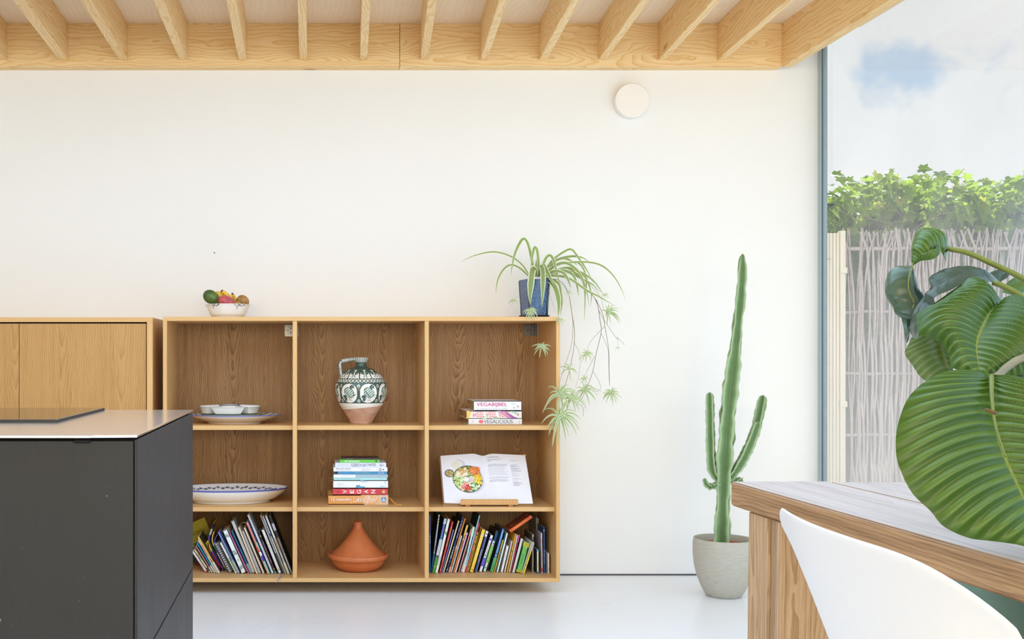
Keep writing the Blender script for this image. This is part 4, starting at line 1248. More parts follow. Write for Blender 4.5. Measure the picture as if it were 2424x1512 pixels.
for (x0, x1, y0, y1, dep, col, lab, kw) in [
    (481, 1164, 333, 401, .20, 'f6f6fa', 'white book reading vegalicious with red berry mark', dict(deco=[('txt', 'VEGALICIOUS', .29, .825, .18, .86, '4a5560'), ('dot', .225, .52, .34, 'ef7f86'), ('dot', .25, .5, .3, 'ef7f86'), ('vert', 'vegan', .07, .2, .8, .015, 'c9ccd2'), ('vert', 'koken', .09, .2, .8, .015, 'c9ccd2'), ('vert', 'lnn', .95, .2, .8, .012, '9aa0aa')])),
    (457, 1161, 229, 331, .23, 'f4f0ef', 'white book with watercolour flowers and pink letters', dict(deco=[
        ('poly', [(0, 0), (.05, .1), (.09, .9), (.03, 1), (0, 1)], 'f0cf6a'), ('poly', [(.3, 0), (.36, .7), (.4, .6), (.36, 0)], 'd6ecd0'), ('poly', [(.45, 0), (.52, .25), (.6, .1), (.58, 0)], 'a8cba4'), ('poly', [(.55, 1), (.62, 1), (.82, .3), (.88, 0), (.74, .1)], 'd9a4cf'), ('poly', [(.66, 1), (.7, 1), (.9, .1), (.82, .05)], 'b468b0'), ('poly', [(.8, .02), (.87, .22), (.95, .05), (.92, 0)], '8a4a98'), ('poly', [(.78, .95), (.86, .98), (.95, .6), (.9, .6)], 'b5d2c0'), ('poly', [(.1, .3), (.13, .7), (.16, .4)], 'f2a8b0'),
        ('txt', 'HEEL VEEL VEG!', .12, .77, .2, .9, 'f29aa6', dict(bold=.005)), ('dot', .93, .5, .1, 'e8707c')])),
    (551, 1155, 98, 225, .21, 'f3f4f8', 'white book reading vegabijbel on top of the small stack', dict(deco=[('txt', 'VEGABIJBEL', .055, .70, .36, .82, 'c8327e', dict(bold=.008)), ('txt', 'HET STANDAARDWERK VOOR VEGETARISCH KOKEN', .055, .70, .2, .28, 'b4b4c4'), ('txt', 'MET MEER DAN 300 LEKKERE RECEPTEN', .055, .70, .06, .14, 'b4b4c4'), ('rect', .75, .753, .2, .75, 'd4d8d8'), ('rect', .8, .88, .68, .71, 'a8bcb8'), ('rect', .8, .803, .55, .8, '8aa0a0'), ('poly', [(.82, .2), (.85, .5), (.86, .3), (.88, .2), (.85, .28)], 'b8c8c8'), ('dot', .925, .45, .09, 'd05aa0', .05)])),
]:
    t, th = flat_book(ZV, x0, x1, y0, y1, 4.888, dep, col, lab, GV, z, page='b59a78', **kw)
    z += th + .0003
    if col == 'f3f4f8':
        bm = bmesh.new()
        W = kx(1020 + 1155 / 5.4, 4.888) - t.location.x
        tube(bm, [Vector(q) for q in smoothpath([(W - .002, .1, .008), (W + .006, .06, .001), (W + .013, .05, -.012), (W + .017, .045, -.021)], 10)], .0005, .0006, 5)
        bmobj('ribbon_marker', bm, gmat('8f8a88'), t, world=False, label='thin grey ribbon marker')
# paper page markers curling out of the two lower books and the middle stack
def marker(pts, D, col, label):
    q = [P(a, b, D) for a, b in pts]
    bm = bmesh.new()
    tube(bm, [Vector(v) for v in smoothpath(q, 8)], .0011, .0005, 5)
    o = bmobj('page_marker', bm, gmat(col), None)
    o['label'], o['category'], o['group'] = label, 'page marker', 'paper page markers'
marker([(1112, 961), (1106, 957), (1104, 952)], 4.93, 'c8963c', 'curled yellow page marker beside the top book of the small stack')
marker([(1097, 983), (1090, 985), (1086, 979)], 4.95, 'd0a040', 'curled yellow page marker left of the flowered book')
marker([(788, 1107), (783, 1109)], 4.93, 'b89468', 'tan paper slip left of the white plant book')
marker([(789, 1131), (780, 1133)], 4.93, 'd8b898', 'tan paper slip left of the mint book')
marker([(788, 1136), (779, 1139)], 4.94, 'c9a488', 'lower tan paper slip left of the watercolour book')
# ================================================================== OPEN COOKBOOK ON A STAND
def print_mat(name, rough=0.5, coat=0.0):
    m_, nb = new_mat(name)
    a = nb.n('ShaderNodeAttribute', attribute_name='print')
    finish(nb, a.outputs['Color'], rough, 0.45, coat=coat)
    return m_
M['print'] = print_mat('printed_page', 0.5)
M['glaze'] = print_mat('painted_glaze', 0.22)

DB, DTp = 4.842, 4.985
ZO = (1030, 1065, 10.1)
def zo(x, y):
    return (1030 + x / 10.1, 1065 + y / 10.1)
# key lines of the page surfaces in the photo (left to right): bottom and top points
bot = [zo(222, 1262), zo(560, 1268), zo(900, 1272), zo(1140, 1268), zo(1290, 1262), zo(1420, 1262), zo(1700, 1268), zo(2040, 1274), zo(2340, 1278)]
top = [zo(126, 138), zo(420, 108), zo(750, 78), zo(960, 68), zo(1160, 96), zo(1310, 70), zo(1560, 78), zo(1850, 100), zo(2152, 122)]
sag = [0, .002, .006, .006, .016, .006, .005, .002, 0]      # pages arch towards the reader, dip at the gutter
st = thing('book_stand', 'small bamboo cookbook stand holding the open cookbook', 'book stand', (P(1157, 1190, 4.9).x, 4.9, Z2T))
ck = thing('open_cookbook', 'open cookbook showing a salad bowl photo on its left page', 'book', (P(1157, 1190, 4.9).x, 4.9, Z2T + .012))
nu = 161
def page_surface(u0, u1, n, m, colfun, name):
    V = np.zeros((n, m, 3))
    C = np.zeros((n, m, 3))
    bb = [np.array(P(a, b, DB)) for a, b in bot]
    tt = [np.array(P(a, b, DTp)) for a, b in top]
    bs = smoothpath(bb, 201)
    ts = smoothpath(tt, 201)
    sg = np.interp(np.linspace(0, 8, 201), range(9), sag)
    nrm = np.array([0, -.81, .58])
    org = np.array(ck.location)
    for i in range(n):
        u = u0 + (u1 - u0) * i / (n - 1)
        k = u * 200
        k0 = min(199, int(k)); f = k - k0
        b = bs[k0] * (1 - f) + bs[k0 + 1] * f
        t_ = ts[k0] * (1 - f) + ts[k0 + 1] * f
        s_ = sg[k0] * (1 - f) + sg[k0 + 1] * f
        for j in range(m):
            v = j / (m - 1)
            V[i, j] = b * (1 - v) + t_ * v - nrm * s_ - org
    uu, vv = np.meshgrid(np.linspace(0, 1, n), np.linspace(0, 1, m), indexing='ij')
    C = colfun(uu, vv)
    me = gridmesh(name, V, cols=C)
    return link(name, me, M['print'], ck), V

def hexa(h):
    return np.array(lin(h)[:3])

def left_page(u, v):
    base = np.ones(u.shape + (3,)) * hexa('f0f0f8')
    # page position in the photo's crop units (about 10 per pixel)
    X = 160 + (u * 1000)
    Y = 100 + (1 - v) * 1165
    X = X - (1 - v) * -60 * 0
    def put(mask, col):
        base[mask] = col
    def ell(cx, cy, rx, ry):
        return ((X - cx) / rx) ** 2 + ((Y - cy) / ry) ** 2
    r2 = np.random.default_rng(3)
    put(ell(560, 360, 160, 145) < 1, hexa('d9d6e4'))
    put(ell(505, 345, 135, 115) < 1, hexa('f4f1ec'))
    put(ell(505, 350, 115, 98) < 1, hexa('e9e4d6'))
    put(ell(335, 545, 112, 98) < 1, hexa('777286'))
    put(ell(340, 545, 95, 82) < 1, hexa('8c7a44'))
    for _ in range(130):
        a, q = r2.uniform(0, 2 * PI), r2.uniform(0, 1) ** .5
        put(ell(340 + 85 * q * math.cos(a), 545 + 72 * q * math.sin(a), r2.uniform(7, 15), r2.uniform(6, 10)) < 1,
            hexa(['d8c48a', 'b69a58', '6a5a2c', 'e6d8ac', '8f9a4c'][r2.integers(5)]))
    cx, cy, R = 745, 690, 345
    put(ell(cx + 45, cy + 20, R, R * .93) < 1, hexa('dcdbe8'))
    put(ell(cx, cy, R, R * .92) < 1, hexa('555866'))
    put(ell(cx - 4, cy, R * .965, R * .885) < 1, hexa('5b7a38'))
    def sector(a0, a1, r0, r1, n, sz, cols):
        for _ in range(n):
            a = math.radians(r2.uniform(a0, a1))
            q = R * r2.uniform(r0, r1)
            w = r2.uniform(*sz)
            e = r2.uniform(.6, 1.1)
            put(ell(cx + q * math.cos(a), cy - q * math.sin(a) * .9, w, w * e) < 1, hexa(cols[r2.integers(len(cols))]))
    sector(0, 360, .2, .93, 320, (12, 30), ['6f9440', '8fb355', '466a2c', 'b7cf8a', '39562a', 'd9e2c0'])
    sector(95, 160, .35, .85, 60, (24, 40), ['f2ddb4', 'e0a763', 'faf0dc', 'd99a55', 'f4e6c8'])
    sector(160, 232, .3, .9, 90, (20, 34), ['cfdd8e', 'e9efc8', 'a9c665', 'f1f3de', '86a94c'])
    sector(232, 282, .35, .9, 60, (20, 36), ['d8412f', 'e88a6a', 'f0a8b4', 'e2663c', 'f6d2d4', 'c83a44'])
    sector(285, 335, .3, .9, 60, (18, 34), ['eef2de', '86b060', 'd4e4b4', '5f8a44', 'f6f7ee'])
    sector(335, 395, .45, .92, 70, (22, 34), ['f2c72e', 'f6d95a', 'e3ab1e', 'f9e27e'])
    put(ell(cx + 180, cy - 190, 130, 100) < 1, hexa('dd6f2c'))
    for _ in range(70):
        ox_, oy_ = r2.uniform(-110, 120), r2.uniform(-80, 85)
        c, s = math.cos(-.6), math.sin(-.6)
        dx, dy = X - (cx + 180 + ox_), Y - (cy - 190 + oy_)
        put(((dx * c + dy * s) / 48) ** 2 + ((-dx * s + dy * c) / 6) ** 2 < 1, hexa(['e8803a', 'f09a50', 'c9551c', 'f4b27a'][r2.integers(4)]))
    put(ell(cx + 85, cy + 10, 62, 78) < 1, hexa('e2dad2'))
    for _ in range(40):
        put(ell(cx + 85 + r2.uniform(-50, 50), cy + 10 + r2.uniform(-65, 65), 20, 5) < 1, hexa(['f6f1ec', 'c9bdb8', 'a89a9c'][r2.integers(3)]))
    put(ell(cx - 30, cy + 5, 60, 58) < 1, hexa('f4f2ec'))
    return base

def right_page(u, v):
    base = np.ones(u.shape + (3,)) * hexa('f3f3fa')
    ink = hexa('b9b9c6')
    def row(y, x0, x1, th, c=ink):
        base[(abs(v - y) < th) & (u > x0) & (u < x1)] = c
    row(.935, .10, .38, .006, hexa('a4a4b4'))
    row(.895, .10, .45, .004)
    row(.877, .10, .36, .004)
    row(.86, .10, .2, .004)
    r2 = np.random.default_rng(5)
    for k in range(22):
        if k in (14, 18):
            continue
        row(.79 - k * .0165, .10, .10 + r2.uniform(.36, .47), .003)
    row(.872, .62, .8, .004)
    for k in range(27):
        if k in (9, 15, 20):
            continue
        row(.785 - k * .0165, .62, .62 + r2.uniform(.1, .24), .0032, hexa('b2b2c0'))
    return base

page_surface(0.0, 0.5, 181, 201, left_page, 'left_page')
_, VR = page_surface(0.5, 1.0, 121, 241, right_page, 'right_page')
# page blocks and cover under the two pages
def slab(name, offs0, offs1, grow, mat, u0, u1):
    n = 41
    bb = smoothpath([np.array(P(a, b, DB)) for a, b in bot], 201)
    tt = smoothpath([np.array(P(a, b, DTp)) for a, b in top], 201)
    sg = np.interp(np.linspace(0, 8, 201), range(9), sag)
    nrm = Vector((0, -.81, .58))
    bm = bmesh.new()
    rows = []
    for i in range(n):
        u = u0 + (u1 - u0) * i / (n - 1)
        k = int(round(u * 200))
        b, t_ = Vector(bb[k]), Vector(tt[k])
        ax = (t_ - b).normalized()
        f0 = offs0 - sg[k] if grow == 0 else offs0
        sx = Vector(((-1 if i == 0 else 1 if i == n - 1 else 0) * grow, 0, 0))
        rows.append([bm.verts.new(p) for p in (b - ax * grow + nrm * f0 + sx, t_ + ax * grow + nrm * f0 + sx, t_ + ax * grow + nrm * offs1 + sx, b - ax * grow + nrm * offs1 + sx)])
    for i in range(n - 1):
        for k in range(4):
            bm.faces.new((rows[i][k], rows[i + 1][k], rows[i + 1][(k + 1) % 4], rows[i][(k + 1) % 4]))
    bm.faces.new(rows[0])
    bm.faces.new(rows[-1][::-1])
    bmesh.ops.recalc_face_normals(bm, faces=bm.faces)
    bmobj(name, bm, mat, ck)
M['page_edge'] = plain('d9c3ae', 0.8, 0.2, vary=0.15, scale=400)
slab('page_block', -.0008, -.019, 0, M['page_edge'], 0.0, 0.5)
slab('page_block', -.0008, -.019, 0, M['page_edge'], 0.5, 1.0)
slab('cover', -.019, -.0215, .003, gmat('b7a48e'), 0.0, 1.0)
bm = bmesh.new()
q = [P(1030 + a / 10.1, 1065 + b / 10.1, DTp) for a, b in ((2110, 108), (2120, 92), (2182, 122), (2162, 140))]
bm.faces.new([bm.verts.new(p + Vector((0, -.002, 0))) for p in q])
bmobj('page_marker', bm, gmat('d3ab5e'), ck, label='yellow paper page marker')
# stand: ledge in front, sloping back board, prop
xa, xb = P(1092, 1190, 4.82).x, P(1226.5, 1190, 4.82).x
bm = bmesh.new()
zl0, zl1 = H - (1194.5 - VY) * 4.822 / F, H - (1182 - VY) * 4.822 / F
prof = [(4.822, zl0), (4.822, zl1 - .004), (4.826, zl1), (4.834, zl1), (4.836, zl0 + .004), (4.90, zl0 + .004), (4.90, zl0)]
va = [bm.verts.new((xa - .003 * (1 if z < zl0 + .003 and y < 4.83 else 0), y, z)) for y, z in prof]
vb = [bm.verts.new((xb, y, z)) for y, z in prof]
bm.faces.new(va)
bm.faces.new(vb[::-1])
for i in range(len(prof)):
    j = (i + 1) % len(prof)
    bm.faces.new((va[i], vb[i], vb[j], va[j]))
bmesh.ops.recalc_face_normals(bm, faces=bm.faces)
bmobj('ledge', bm, M['bamboo'], st)
bm = bmesh.new()
quad_prism(bm, [(xa, 4.875, zl0), (xb, 4.875, zl0), (xb, 4.882, zl0), (xa, 4.882, zl0)], [(xa, 5.0, zl0 + .165), (xb, 5.0, zl0 + .165), (xb, 5.007, zl0 + .165), (xa, 5.007, zl0 + .165)])
bmobj('back_board', bm, M['bamboo'], st)
boxobj('foot', xa + .02, xa + .04, 4.83, 5.05, Z2T, zl0, M['bamboo'], st)
boxobj('foot', xb - .04, xb - .02, 4.83, 5.05, Z2T, zl0, M['bamboo'], st)
bm = bmesh.new()
quad_prism(bm, [(xa + .08, 5.045, Z2T), (xb - .08, 5.045, Z2T), (xb - .08, 5.05, Z2T), (xa + .08, 5.05, Z2T)], [(xa + .08, 4.985, zl0 + .135), (xb - .08, 4.985, zl0 + .135), (xb - .08, 4.99, zl0 + .135), (xa + .08, 4.99, zl0 + .135)])
bmobj('prop', bm, M['bamboo'], st)

# ================================================================== PAINTED JUG
DJ = 4.955
k_ = DJ / F / 7.56
jx = P(760 + 716 / 7.56, 900, DJ).x
jug = thing('jug', 'big round jug painted with green birds in white ovals over raw clay', 'jug', (jx, DJ, Z1T))
YB = 1384.0
prof_y = [(1384, 186), (1376, 196), (1330, 214), (1250, 262), (1170, 310), (1110, 348), (1060, 380), (1010, 402), (950, 428), (890, 450), (830, 463), (770, 466), (710, 458), (650, 440), (610, 420), (575, 398), (530, 362), (480, 318), (440, 270), (410, 218), (385, 150), (370, 112), (350, 100), (320, 92), (300, 92), (285, 108), (262, 116), (215, 132), (205, 130), (206, 122), (240, 108), (290, 82), (340, 84)]
pp = smoothpath([(r, 0, y) for y, r in prof_y], 230)
NT = 420
TH = np.linspace(0, 2 * PI, NT, endpoint=False)
R_ = np.array([max(2, p[0]) for p in pp]); Y_ = np.array([p[2] for p in pp])
V = np.zeros((NT, 230, 3))
for i, th in enumerate(TH):
    V[i, :, 0] = R_ * math.sin(th) * k_
    V[i, :, 1] = -R_ * math.cos(th) * k_
    V[i, :, 2] = (YB - Y_) * k_
tt_ = np.where(TH > PI, TH - 2 * PI, TH)
TT, YY = np.meshgrid(tt_, Y_, indexing='ij')
outer = np.arange(230) < 205
G, Wt, CL = hexa('475a4f'), hexa('eeeae2'), hexa('cfa590')
C = np.ones((NT, 230, 3)) * G
r2 = np.random.default_rng(11)
slant = 1092 - 38 * np.sin(TT)
C[YY > 1010] = Wt
clay = YY > slant
C[clay] = CL
for _ in range(60):
    a, y, w = r2.uniform(-PI, PI), r2.uniform(1100, 1384), r2.uniform(8, 34)
    d = np.exp(-((TT - a) * 330 / (w * 2.2)) ** 2 - ((YY - y) / w) ** 2)[..., None] * clay[..., None]
    C = C * (1 - .5 * d) + np.array(lin(['a87f6a', 'e0c0ac', 'b98f7c'][r2.integers(3)])[:3]) * .5 * d
def wrap(a):
    return (a + PI) % (2 * PI) - PI
step = 2 * PI / 8
for q in range(8):
    c0 = .25 + q * step
    u = wrap(TT - c0) * 452          # arc length in crop units
    w = YY - 832
    ov = (np.abs(u) / 152) ** 2.4 + (np.abs(w) / 166) ** 2.4
    C[ov < 1] = Wt
    # bird: hatched body, raised head with eye, fanned tail, legs
    def E(cx, cy, rx, ry, rot=0.0):
        c, s = math.cos(rot), math.sin(rot)
        dx, dy = u - cx, w - cy
        return ((dx * c + dy * s) / rx) ** 2 + ((-dx * s + dy * c) / ry) ** 2
    inside = ov < .94
    bd = E(5, -10, 108, 84, .75)
    C[(bd < 1) & inside] = G
    C[(bd < .80) & inside] = hexa('dfe4da')
    hat = (np.sin((u * .62 + w * .78) / 5.2) > .15)
    C[(bd < .78) & hat & inside] = hexa('4b6a5c')
    C[(np.abs(u * .78 - w * .62 + 25) < 6) & (bd < .8) & inside] = G
    C[(E(62, -118, 40, 30, .2) < 1) & inside] = G
    C[(E(66, -120, 11, 9) < 1) & inside] = hexa('9fb4a6')
    C[(E(96, -92, 26, 5, .5) < 1) & inside] = G
    C[(E(38, -92, 15, 40, -.5) < 1) & inside] = G
    for kf in range(4):
        C[(E(-98 + kf * 14, 92 + kf * 5, 8, 42, .12 * kf) < 1) & inside] = G
    C[(E(-88, 60, 38, 30) < 1) & inside] = G
    C[(E(104, 36, 32, 6, -.7) < 1) & inside] = G
    for lx in (-5, 30):
        C[(np.abs(u - lx) < 4) & (w > 80) & (w < 126) & inside] = G
        C[(E(lx + 6, 126, 16, 4) < 1) & inside] = G
    for yy in (-128, 134):
        u2 = wrap(TT - c0 - step / 2) * 452
        d2 = (u2 / 26) ** 2 + ((w - yy) / 26) ** 2
        C[d2 < 1] = Wt
        C[d2 < .30] = G
# ring border
bn = (YY > 575) & (YY < 652)
C[bn & (np.abs(YY - 578) < 5)] = hexa('263c34')
n_r = 40
ph = (TT / (2 * PI) * n_r)
fr = ph - np.floor(ph) - .5
d2 = (fr * 2 * PI / n_r * 430 / 21) ** 2 + ((YY - 613) / 21) ** 2
C[bn & (d2 < 1)] = Wt
C[bn & (d2 < .12)] = hexa('6a4a44')
tri = np.abs(np.abs(fr) - .5) * 2 * PI / n_r * 430
C[bn & (tri < 14 - np.abs(YY - 590) * .9)] = hexa('cfd6cc')
C[bn & (tri < 14 - np.abs(YY - 638) * .9)] = hexa('cfd6cc')
# petals on the shoulder
sh = (YY > 402) & (YY <= 574)
stp = 2 * PI / 11
for q in range(11):
    a = wrap(TT - .16 - q * stp)
    rloc = np.interp(YY, [400, 575], [200, 400])
    f = (574 - YY) / 150
    half = .262 * np.sqrt(np.clip(1 - np.clip(f, 0, 1) ** 3.0, 0, 1))
    C[sh & (np.abs(a) < half)] = Wt
    for s_ in (-1, 1):
        e = ((a - s_ * .115) / .095) ** 2 + ((YY - 470) / 36) ** 2
        C[sh & (e < 1)] = G
        e = ((a - s_ * .115) / .055) ** 2 + ((YY - 470) / 18) ** 2
        C[sh & (e < 1)] = hexa('5f7d5c')
        e = ((a - s_ * .05) / .02) ** 2 + ((YY - 515) / 40) ** 2
        C[sh & (e < 1)] = G
        e = ((a - s_ * .075) / .04) ** 2 + ((YY - 548) / 9) ** 2
        C[sh & (e < 1)] = hexa('8fa394')
nk = (YY > 300) & (YY < 398) & (np.arange(230) < 175)[None, :]
a = (TT / (2 * PI) * 12) % 1 - .5
C[nk & (np.abs(a) < .34 * (YY - 300) / 85) & (YY < 380)] = hexa('dcdcd2')
rm = (YY <= 292)
a = (TT / (2 * PI) * 26) % 1
C[rm & (a < .5)] = Wt
me = gridmesh('body', V, cols=C, closed_u=True)
link('body', me, M['glaze'], jug)
# handle: from the rim out to the left, turning down to the shoulder
hp = smoothpath([(-80, 0, 232), (-140, 0, 236), (-250, 0, 250), (-340, 0, 272), (-378, 0, 320), (-372, 0, 400), (-360, 0, 500), (-350, 0, 590)], 160)
ns = 28
V = np.zeros((160, ns, 3)); C = np.zeros((160, ns, 3))
for i, p in enumerate(hp):
    tg = hp[min(159, i + 1)] - hp[max(0, i - 1)]
    tg /= np.linalg.norm(tg)
    n = np.array([tg[2], 0, -tg[0]])
    u = i / 159
    for j in range(ns):
        a = 2 * PI * j / ns
        rr, ry = (36 if u < .5 else 40), 52
        q = p + n * rr * math.cos(a) + np.array([0, ry * math.sin(a), 0])
        V[i, j] = (q[0] * k_, q[1] * k_, (YB - q[2]) * k_)
        front = math.sin(a) < -.25
        out = math.cos(a)
        stripe = int(u * 46) % 2 == 0
        c = G if stripe else Wt
        if math.sin(a) < -0.5 and u > .45:
            f = (u * 22) % 1 - .5
            c = G
            d = (f * 1.7) ** 2 + ((out) * 1.3) ** 2
            if d < .5: c = Wt
            if d < .10: c = G
        C[i, j] = c
V = np.concatenate([V, V[:, :1]], 1); C = np.concatenate([C, C[:, :1]], 1)
V = V[:, ::-1]; C = C[:, ::-1]
me = gridmesh('handle', V, cols=C)
link('handle', me, M['glaze'], jug)

# ================================================================== TAGINE
def clay_mat(name, c0, c1, rough):
    m_, nb = new_mat(name)
    oc = objcoord(nb)
    n = nb.noise(oc, 14.0, 4.0, 0.6)
    finish(nb, nb.mix(n, lin(c0), lin(c1)), rough, 0.5, bump=nb.noise(oc, 300, 2), bump_s=0.03)
    return m_
M['terracotta'] = clay_mat('glazed_terracotta', 'bf6337', 'd98452', 0.26)
DTg = 4.972
tg = thing('tagine', 'terracotta tagine with conical lid on the bottom shelf', 'tagine', (P(770 + 781 / 10.08, 1300, DTg).x, DTg, ZBOT))
kk = DTg / F / 10.08
bm = bmesh.new()
lathe(bm, [(420 * kk, 0), (470 * kk, .004), (560 * kk, .018), (620 * kk, .034), (640 * kk, .047), (655 * kk, .050), (706 * kk, .054), (718 * kk, .060), (718 * kk, .070), (712 * kk, .0745), (698 * kk, .0745), (690 * kk, .066), (640 * kk, .060)], 72, *tg.location)
bmobj('base_dish', bm, M['terracotta'], tg, True)
bm = bmesh.new()
lathe(bm, [(632 * kk, .0615), (644 * kk, .0660), (624 * kk, .0715), (560 * kk, .082), (470 * kk, .098), (370 * kk, .120), (270 * kk, .144), (190 * kk, .165), (140 * kk, .181), (112 * kk, .193), (104 * kk, .203), (105 * kk, .213), (110 * kk, .2155), (96 * kk, .2155), (88 * kk, .208), (10 * kk, .203)], 72, *tg.location, cap0=False, cap1=True)
lid = bmobj('lid', bm, M['terracotta'], tg, True)
bm = bmesh.new()
bmesh.ops.create_uvsphere(bm, u_segments=10, v_segments=6, radius=.0014, matrix=Matrix.Translation((150 * kk, -.0722, .111)))
for v in bm.verts:
    pass
bmobj('steam_hole', bm, M['dark_gap'], lid, world=False)

# ================================================================== PLATTERS
def ceramic(name, fun, rough=0.18):
    """fun(theta, r01, z) gives colours on the lathe grid"""
    return M['glaze']
M['white_glaze'] = plain('f3f1ee', 0.16, 0.5, vary=0.02)
def dish(name, prof, nseg, rx, ry, yaw, loc, colfun, label, cat, parent=None, wave=None):
    pr = smoothpath([(r, 0, z) for r, z in prof], 90)
    th = np.linspace(0, 2 * PI, nseg, endpoint=False)
    V = np.zeros((nseg, 90, 3)); C = np.zeros((nseg, 90, 3))
    cs, sn = math.cos(yaw), math.sin(yaw)
    rmax = max(p[0] for p in pr)
    for j, p in enumerate(pr):
        w = 1 + (wave(th, p[0] / rmax) if wave is not None else 0)
        x, y = p[0] * np.cos(th) * rx * w, p[0] * np.sin(th) * ry * w
        V[:, j, 0], V[:, j, 1], V[:, j, 2] = x * cs - y * sn, x * sn + y * cs, p[2]
    C = colfun(th[:, None] + 0 * V[..., 2], np.array([p[0] / rmax for p in pr])[None, :] + 0 * V[..., 2], np.arange(90)[None, :] + 0 * V[..., 2])
    me = gridmesh(name, V, cols=C, closed_u=True)
    o = link(name, me, M['glaze'], parent)
    o.location = loc
    if not parent:
        o['label'], o['category'] = label, cat
    return o
BLU = hexa('6468b8')
def plat1(t, r, j):
    C = np.ones(t.shape + (3,)) * hexa('f0eae4')
    up = j > 47
    C[(r > .965)] = hexa('7f86cf')
    C[up & (r < .955)] = hexa('dfe4cc')
    lf = np.abs(((t * 22 / (2 * PI) + r * 3.0) % 1) - .5)
    C[up & (lf < .22) & (r > .70) & (r < .95)] = hexa('6f8352')
    C[up & (lf < .07) & (r > .70) & (r < .95)] = hexa('39442c')
    C[up & (np.abs(r - .69) < .012)] = hexa('3f4a52')
    return C
DP = 4.982
px_ = P(555, 985, DP).x
dish('platter', [(.001, 0), (.118, 0), (.122, .003), (.124, .006), (.15, .014), (.185, .027), (.207, .037), (.212, .040), (.208, .042), (.185, .034), (.15, .024), (.12, .018), (.001, .017)],
     160, 1.0, .82, 0, (px_, DP, Z1T), plat1, 'round earthenware platter with blue rim under the snack dish', 'platter')
def plat2(t, r, j):
    C = np.ones(t.shape + (3,)) * hexa('f4f2ee')
    up = j > 48
    C[(r > .972)] = hexa('5a5fb4')
    band = up & (r > .80) & (r < .93)
    C[up & (r < .97)] = hexa('ecebe8')
    f = (t * 64 / (2 * PI)) % 1 - .5
    d = (f * 2 * PI / 64 * .86 / .030) ** 2 + ((r - .868 - .012 * np.sin(t * 32)) / .022) ** 2
    C[band & (np.abs(r - .868 - .026 * np.sin(t * 32)) < .007)] = hexa('8a8c9c')
    C[band & (d < 1)] = hexa('5a5e78')
    C[band & (d < .35) & ((np.floor(t * 64 / (2 * PI)) % 3) > .5)] = hexa('20265a')
    C[up & (np.abs(r - .94) < .008)] = hexa('55597a')
    C[up & (np.abs(r - .79) < .008)] = hexa('55597a')
    return C
D2 = 4.985
px2 = P(548, 1165, D2).x
dish('platter', [(.001, 0), (.165, 0), (.170, .004), (.172, .007), (.2, .018), (.235, .042), (.255, .062), (.259, .0655), (.253, .066), (.235, .055), (.2, .032), (.16, .016), (.001, .013)],
     180, 1.0, .60, math.radians(7), (px2, D2, Z2T), plat2, 'long oval white platter with blue patterned rim', 'platter')
def plat3(t, r, j):
    C = np.ones(t.shape + (3,)) * hexa('e6ead8')
    C[r > .97] = hexa('3c4450')
    C[(j > 45) & (np.abs(r - .8) < .03)] = hexa('8c9c74')
    return C
dish('plate', [(.001, 0), (.075, 0), (.08, .004), (.11, .016), (.143, .0265), (.146, .028), (.142, .0285), (.11, .020), (.078, .009), (.001, .008)],
     120, 1.0, .9, 0, (P(546, 970, DP).x, DP, Z1T + .0178), plat3, 'pale green plate between the platter and the snack dish', 'plate')
# snack dish: five small white bowls joined round a raised centre
sn_ = thing('snack_dish', 'white snack dish of joined compartments stacked on the round platter', 'dish', (P(544, 970, DP).x, DP, Z1T + .0475))
def sector_bowl(name, a0, a1, r0, r1, z0, h):
    bm = bmesh.new()
    n = 10
    def ringpts(ra, rb, g, z):
        pts = []
        for i in range(n + 1):
            a = a0 + g + (a1 - a0 - 2 * g) * i / n
            pts.append((rb * math.cos(a), rb * math.sin(a), z))
        for i in range(n, -1, -1):
            a = a0 + g + (a1 - a0 - 2 * g) * i / n
            pts.append((ra * math.cos(a), ra * math.sin(a), z))
        return pts
    rings = [ringpts(r0 + .010, r1 - .014, .13, z0), ringpts(r0 + .004, r1 - .006, .055, z0 + h * .7), ringpts(r0, r1, .012, z0 + h), ringpts(r0 + .003, r1 - .003, .035, z0 + h + .0005), ringpts(r0 + .014, r1 - .017, .16, z0 + .006)]
    vr = [[bm.verts.new(p) for p in rg] for rg in rings]
    m = len(vr[0])
    for k in range(len(vr) - 1):
        for i in range(m):
            f = bm.faces.new((vr[k][i], vr[k][(i + 1) % m], vr[k + 1][(i + 1) % m], vr[k + 1][i]))
            if k == 2:
                f.material_index = 1
    bm.faces.new(vr[0][::-1])
    bm.faces.new(vr[-1])
    bmesh.ops.recalc_face_normals(bm, faces=bm.faces)
    bmobj(name, bm, [M['white_glaze'], plain('5b5678', 0.2, 0.5)], sn_, world=False)
for (a0, a1) in ((-124, -56), (-52, 14), (18, 86), (94, 162), (166, 232)):
    sector_bowl('compartment', math.radians(a0), math.radians(a1), .048, .14, .0, .030)
bm = bmesh.new()
lathe(bm, [(.034, 0), (.038, .016), (.046, .034), (.049, .0375), (.0455, .036), (.03, .012), (.002, .010)], 40, cap1=True)
for f in bm.faces:
    if min(v.co.z for v in f.verts) > .0335:
        f.material_index = 1
bmobj('compartment', bm, [M['white_glaze'], plain('5b5678', 0.2, 0.5)], sn_, True, world=False)

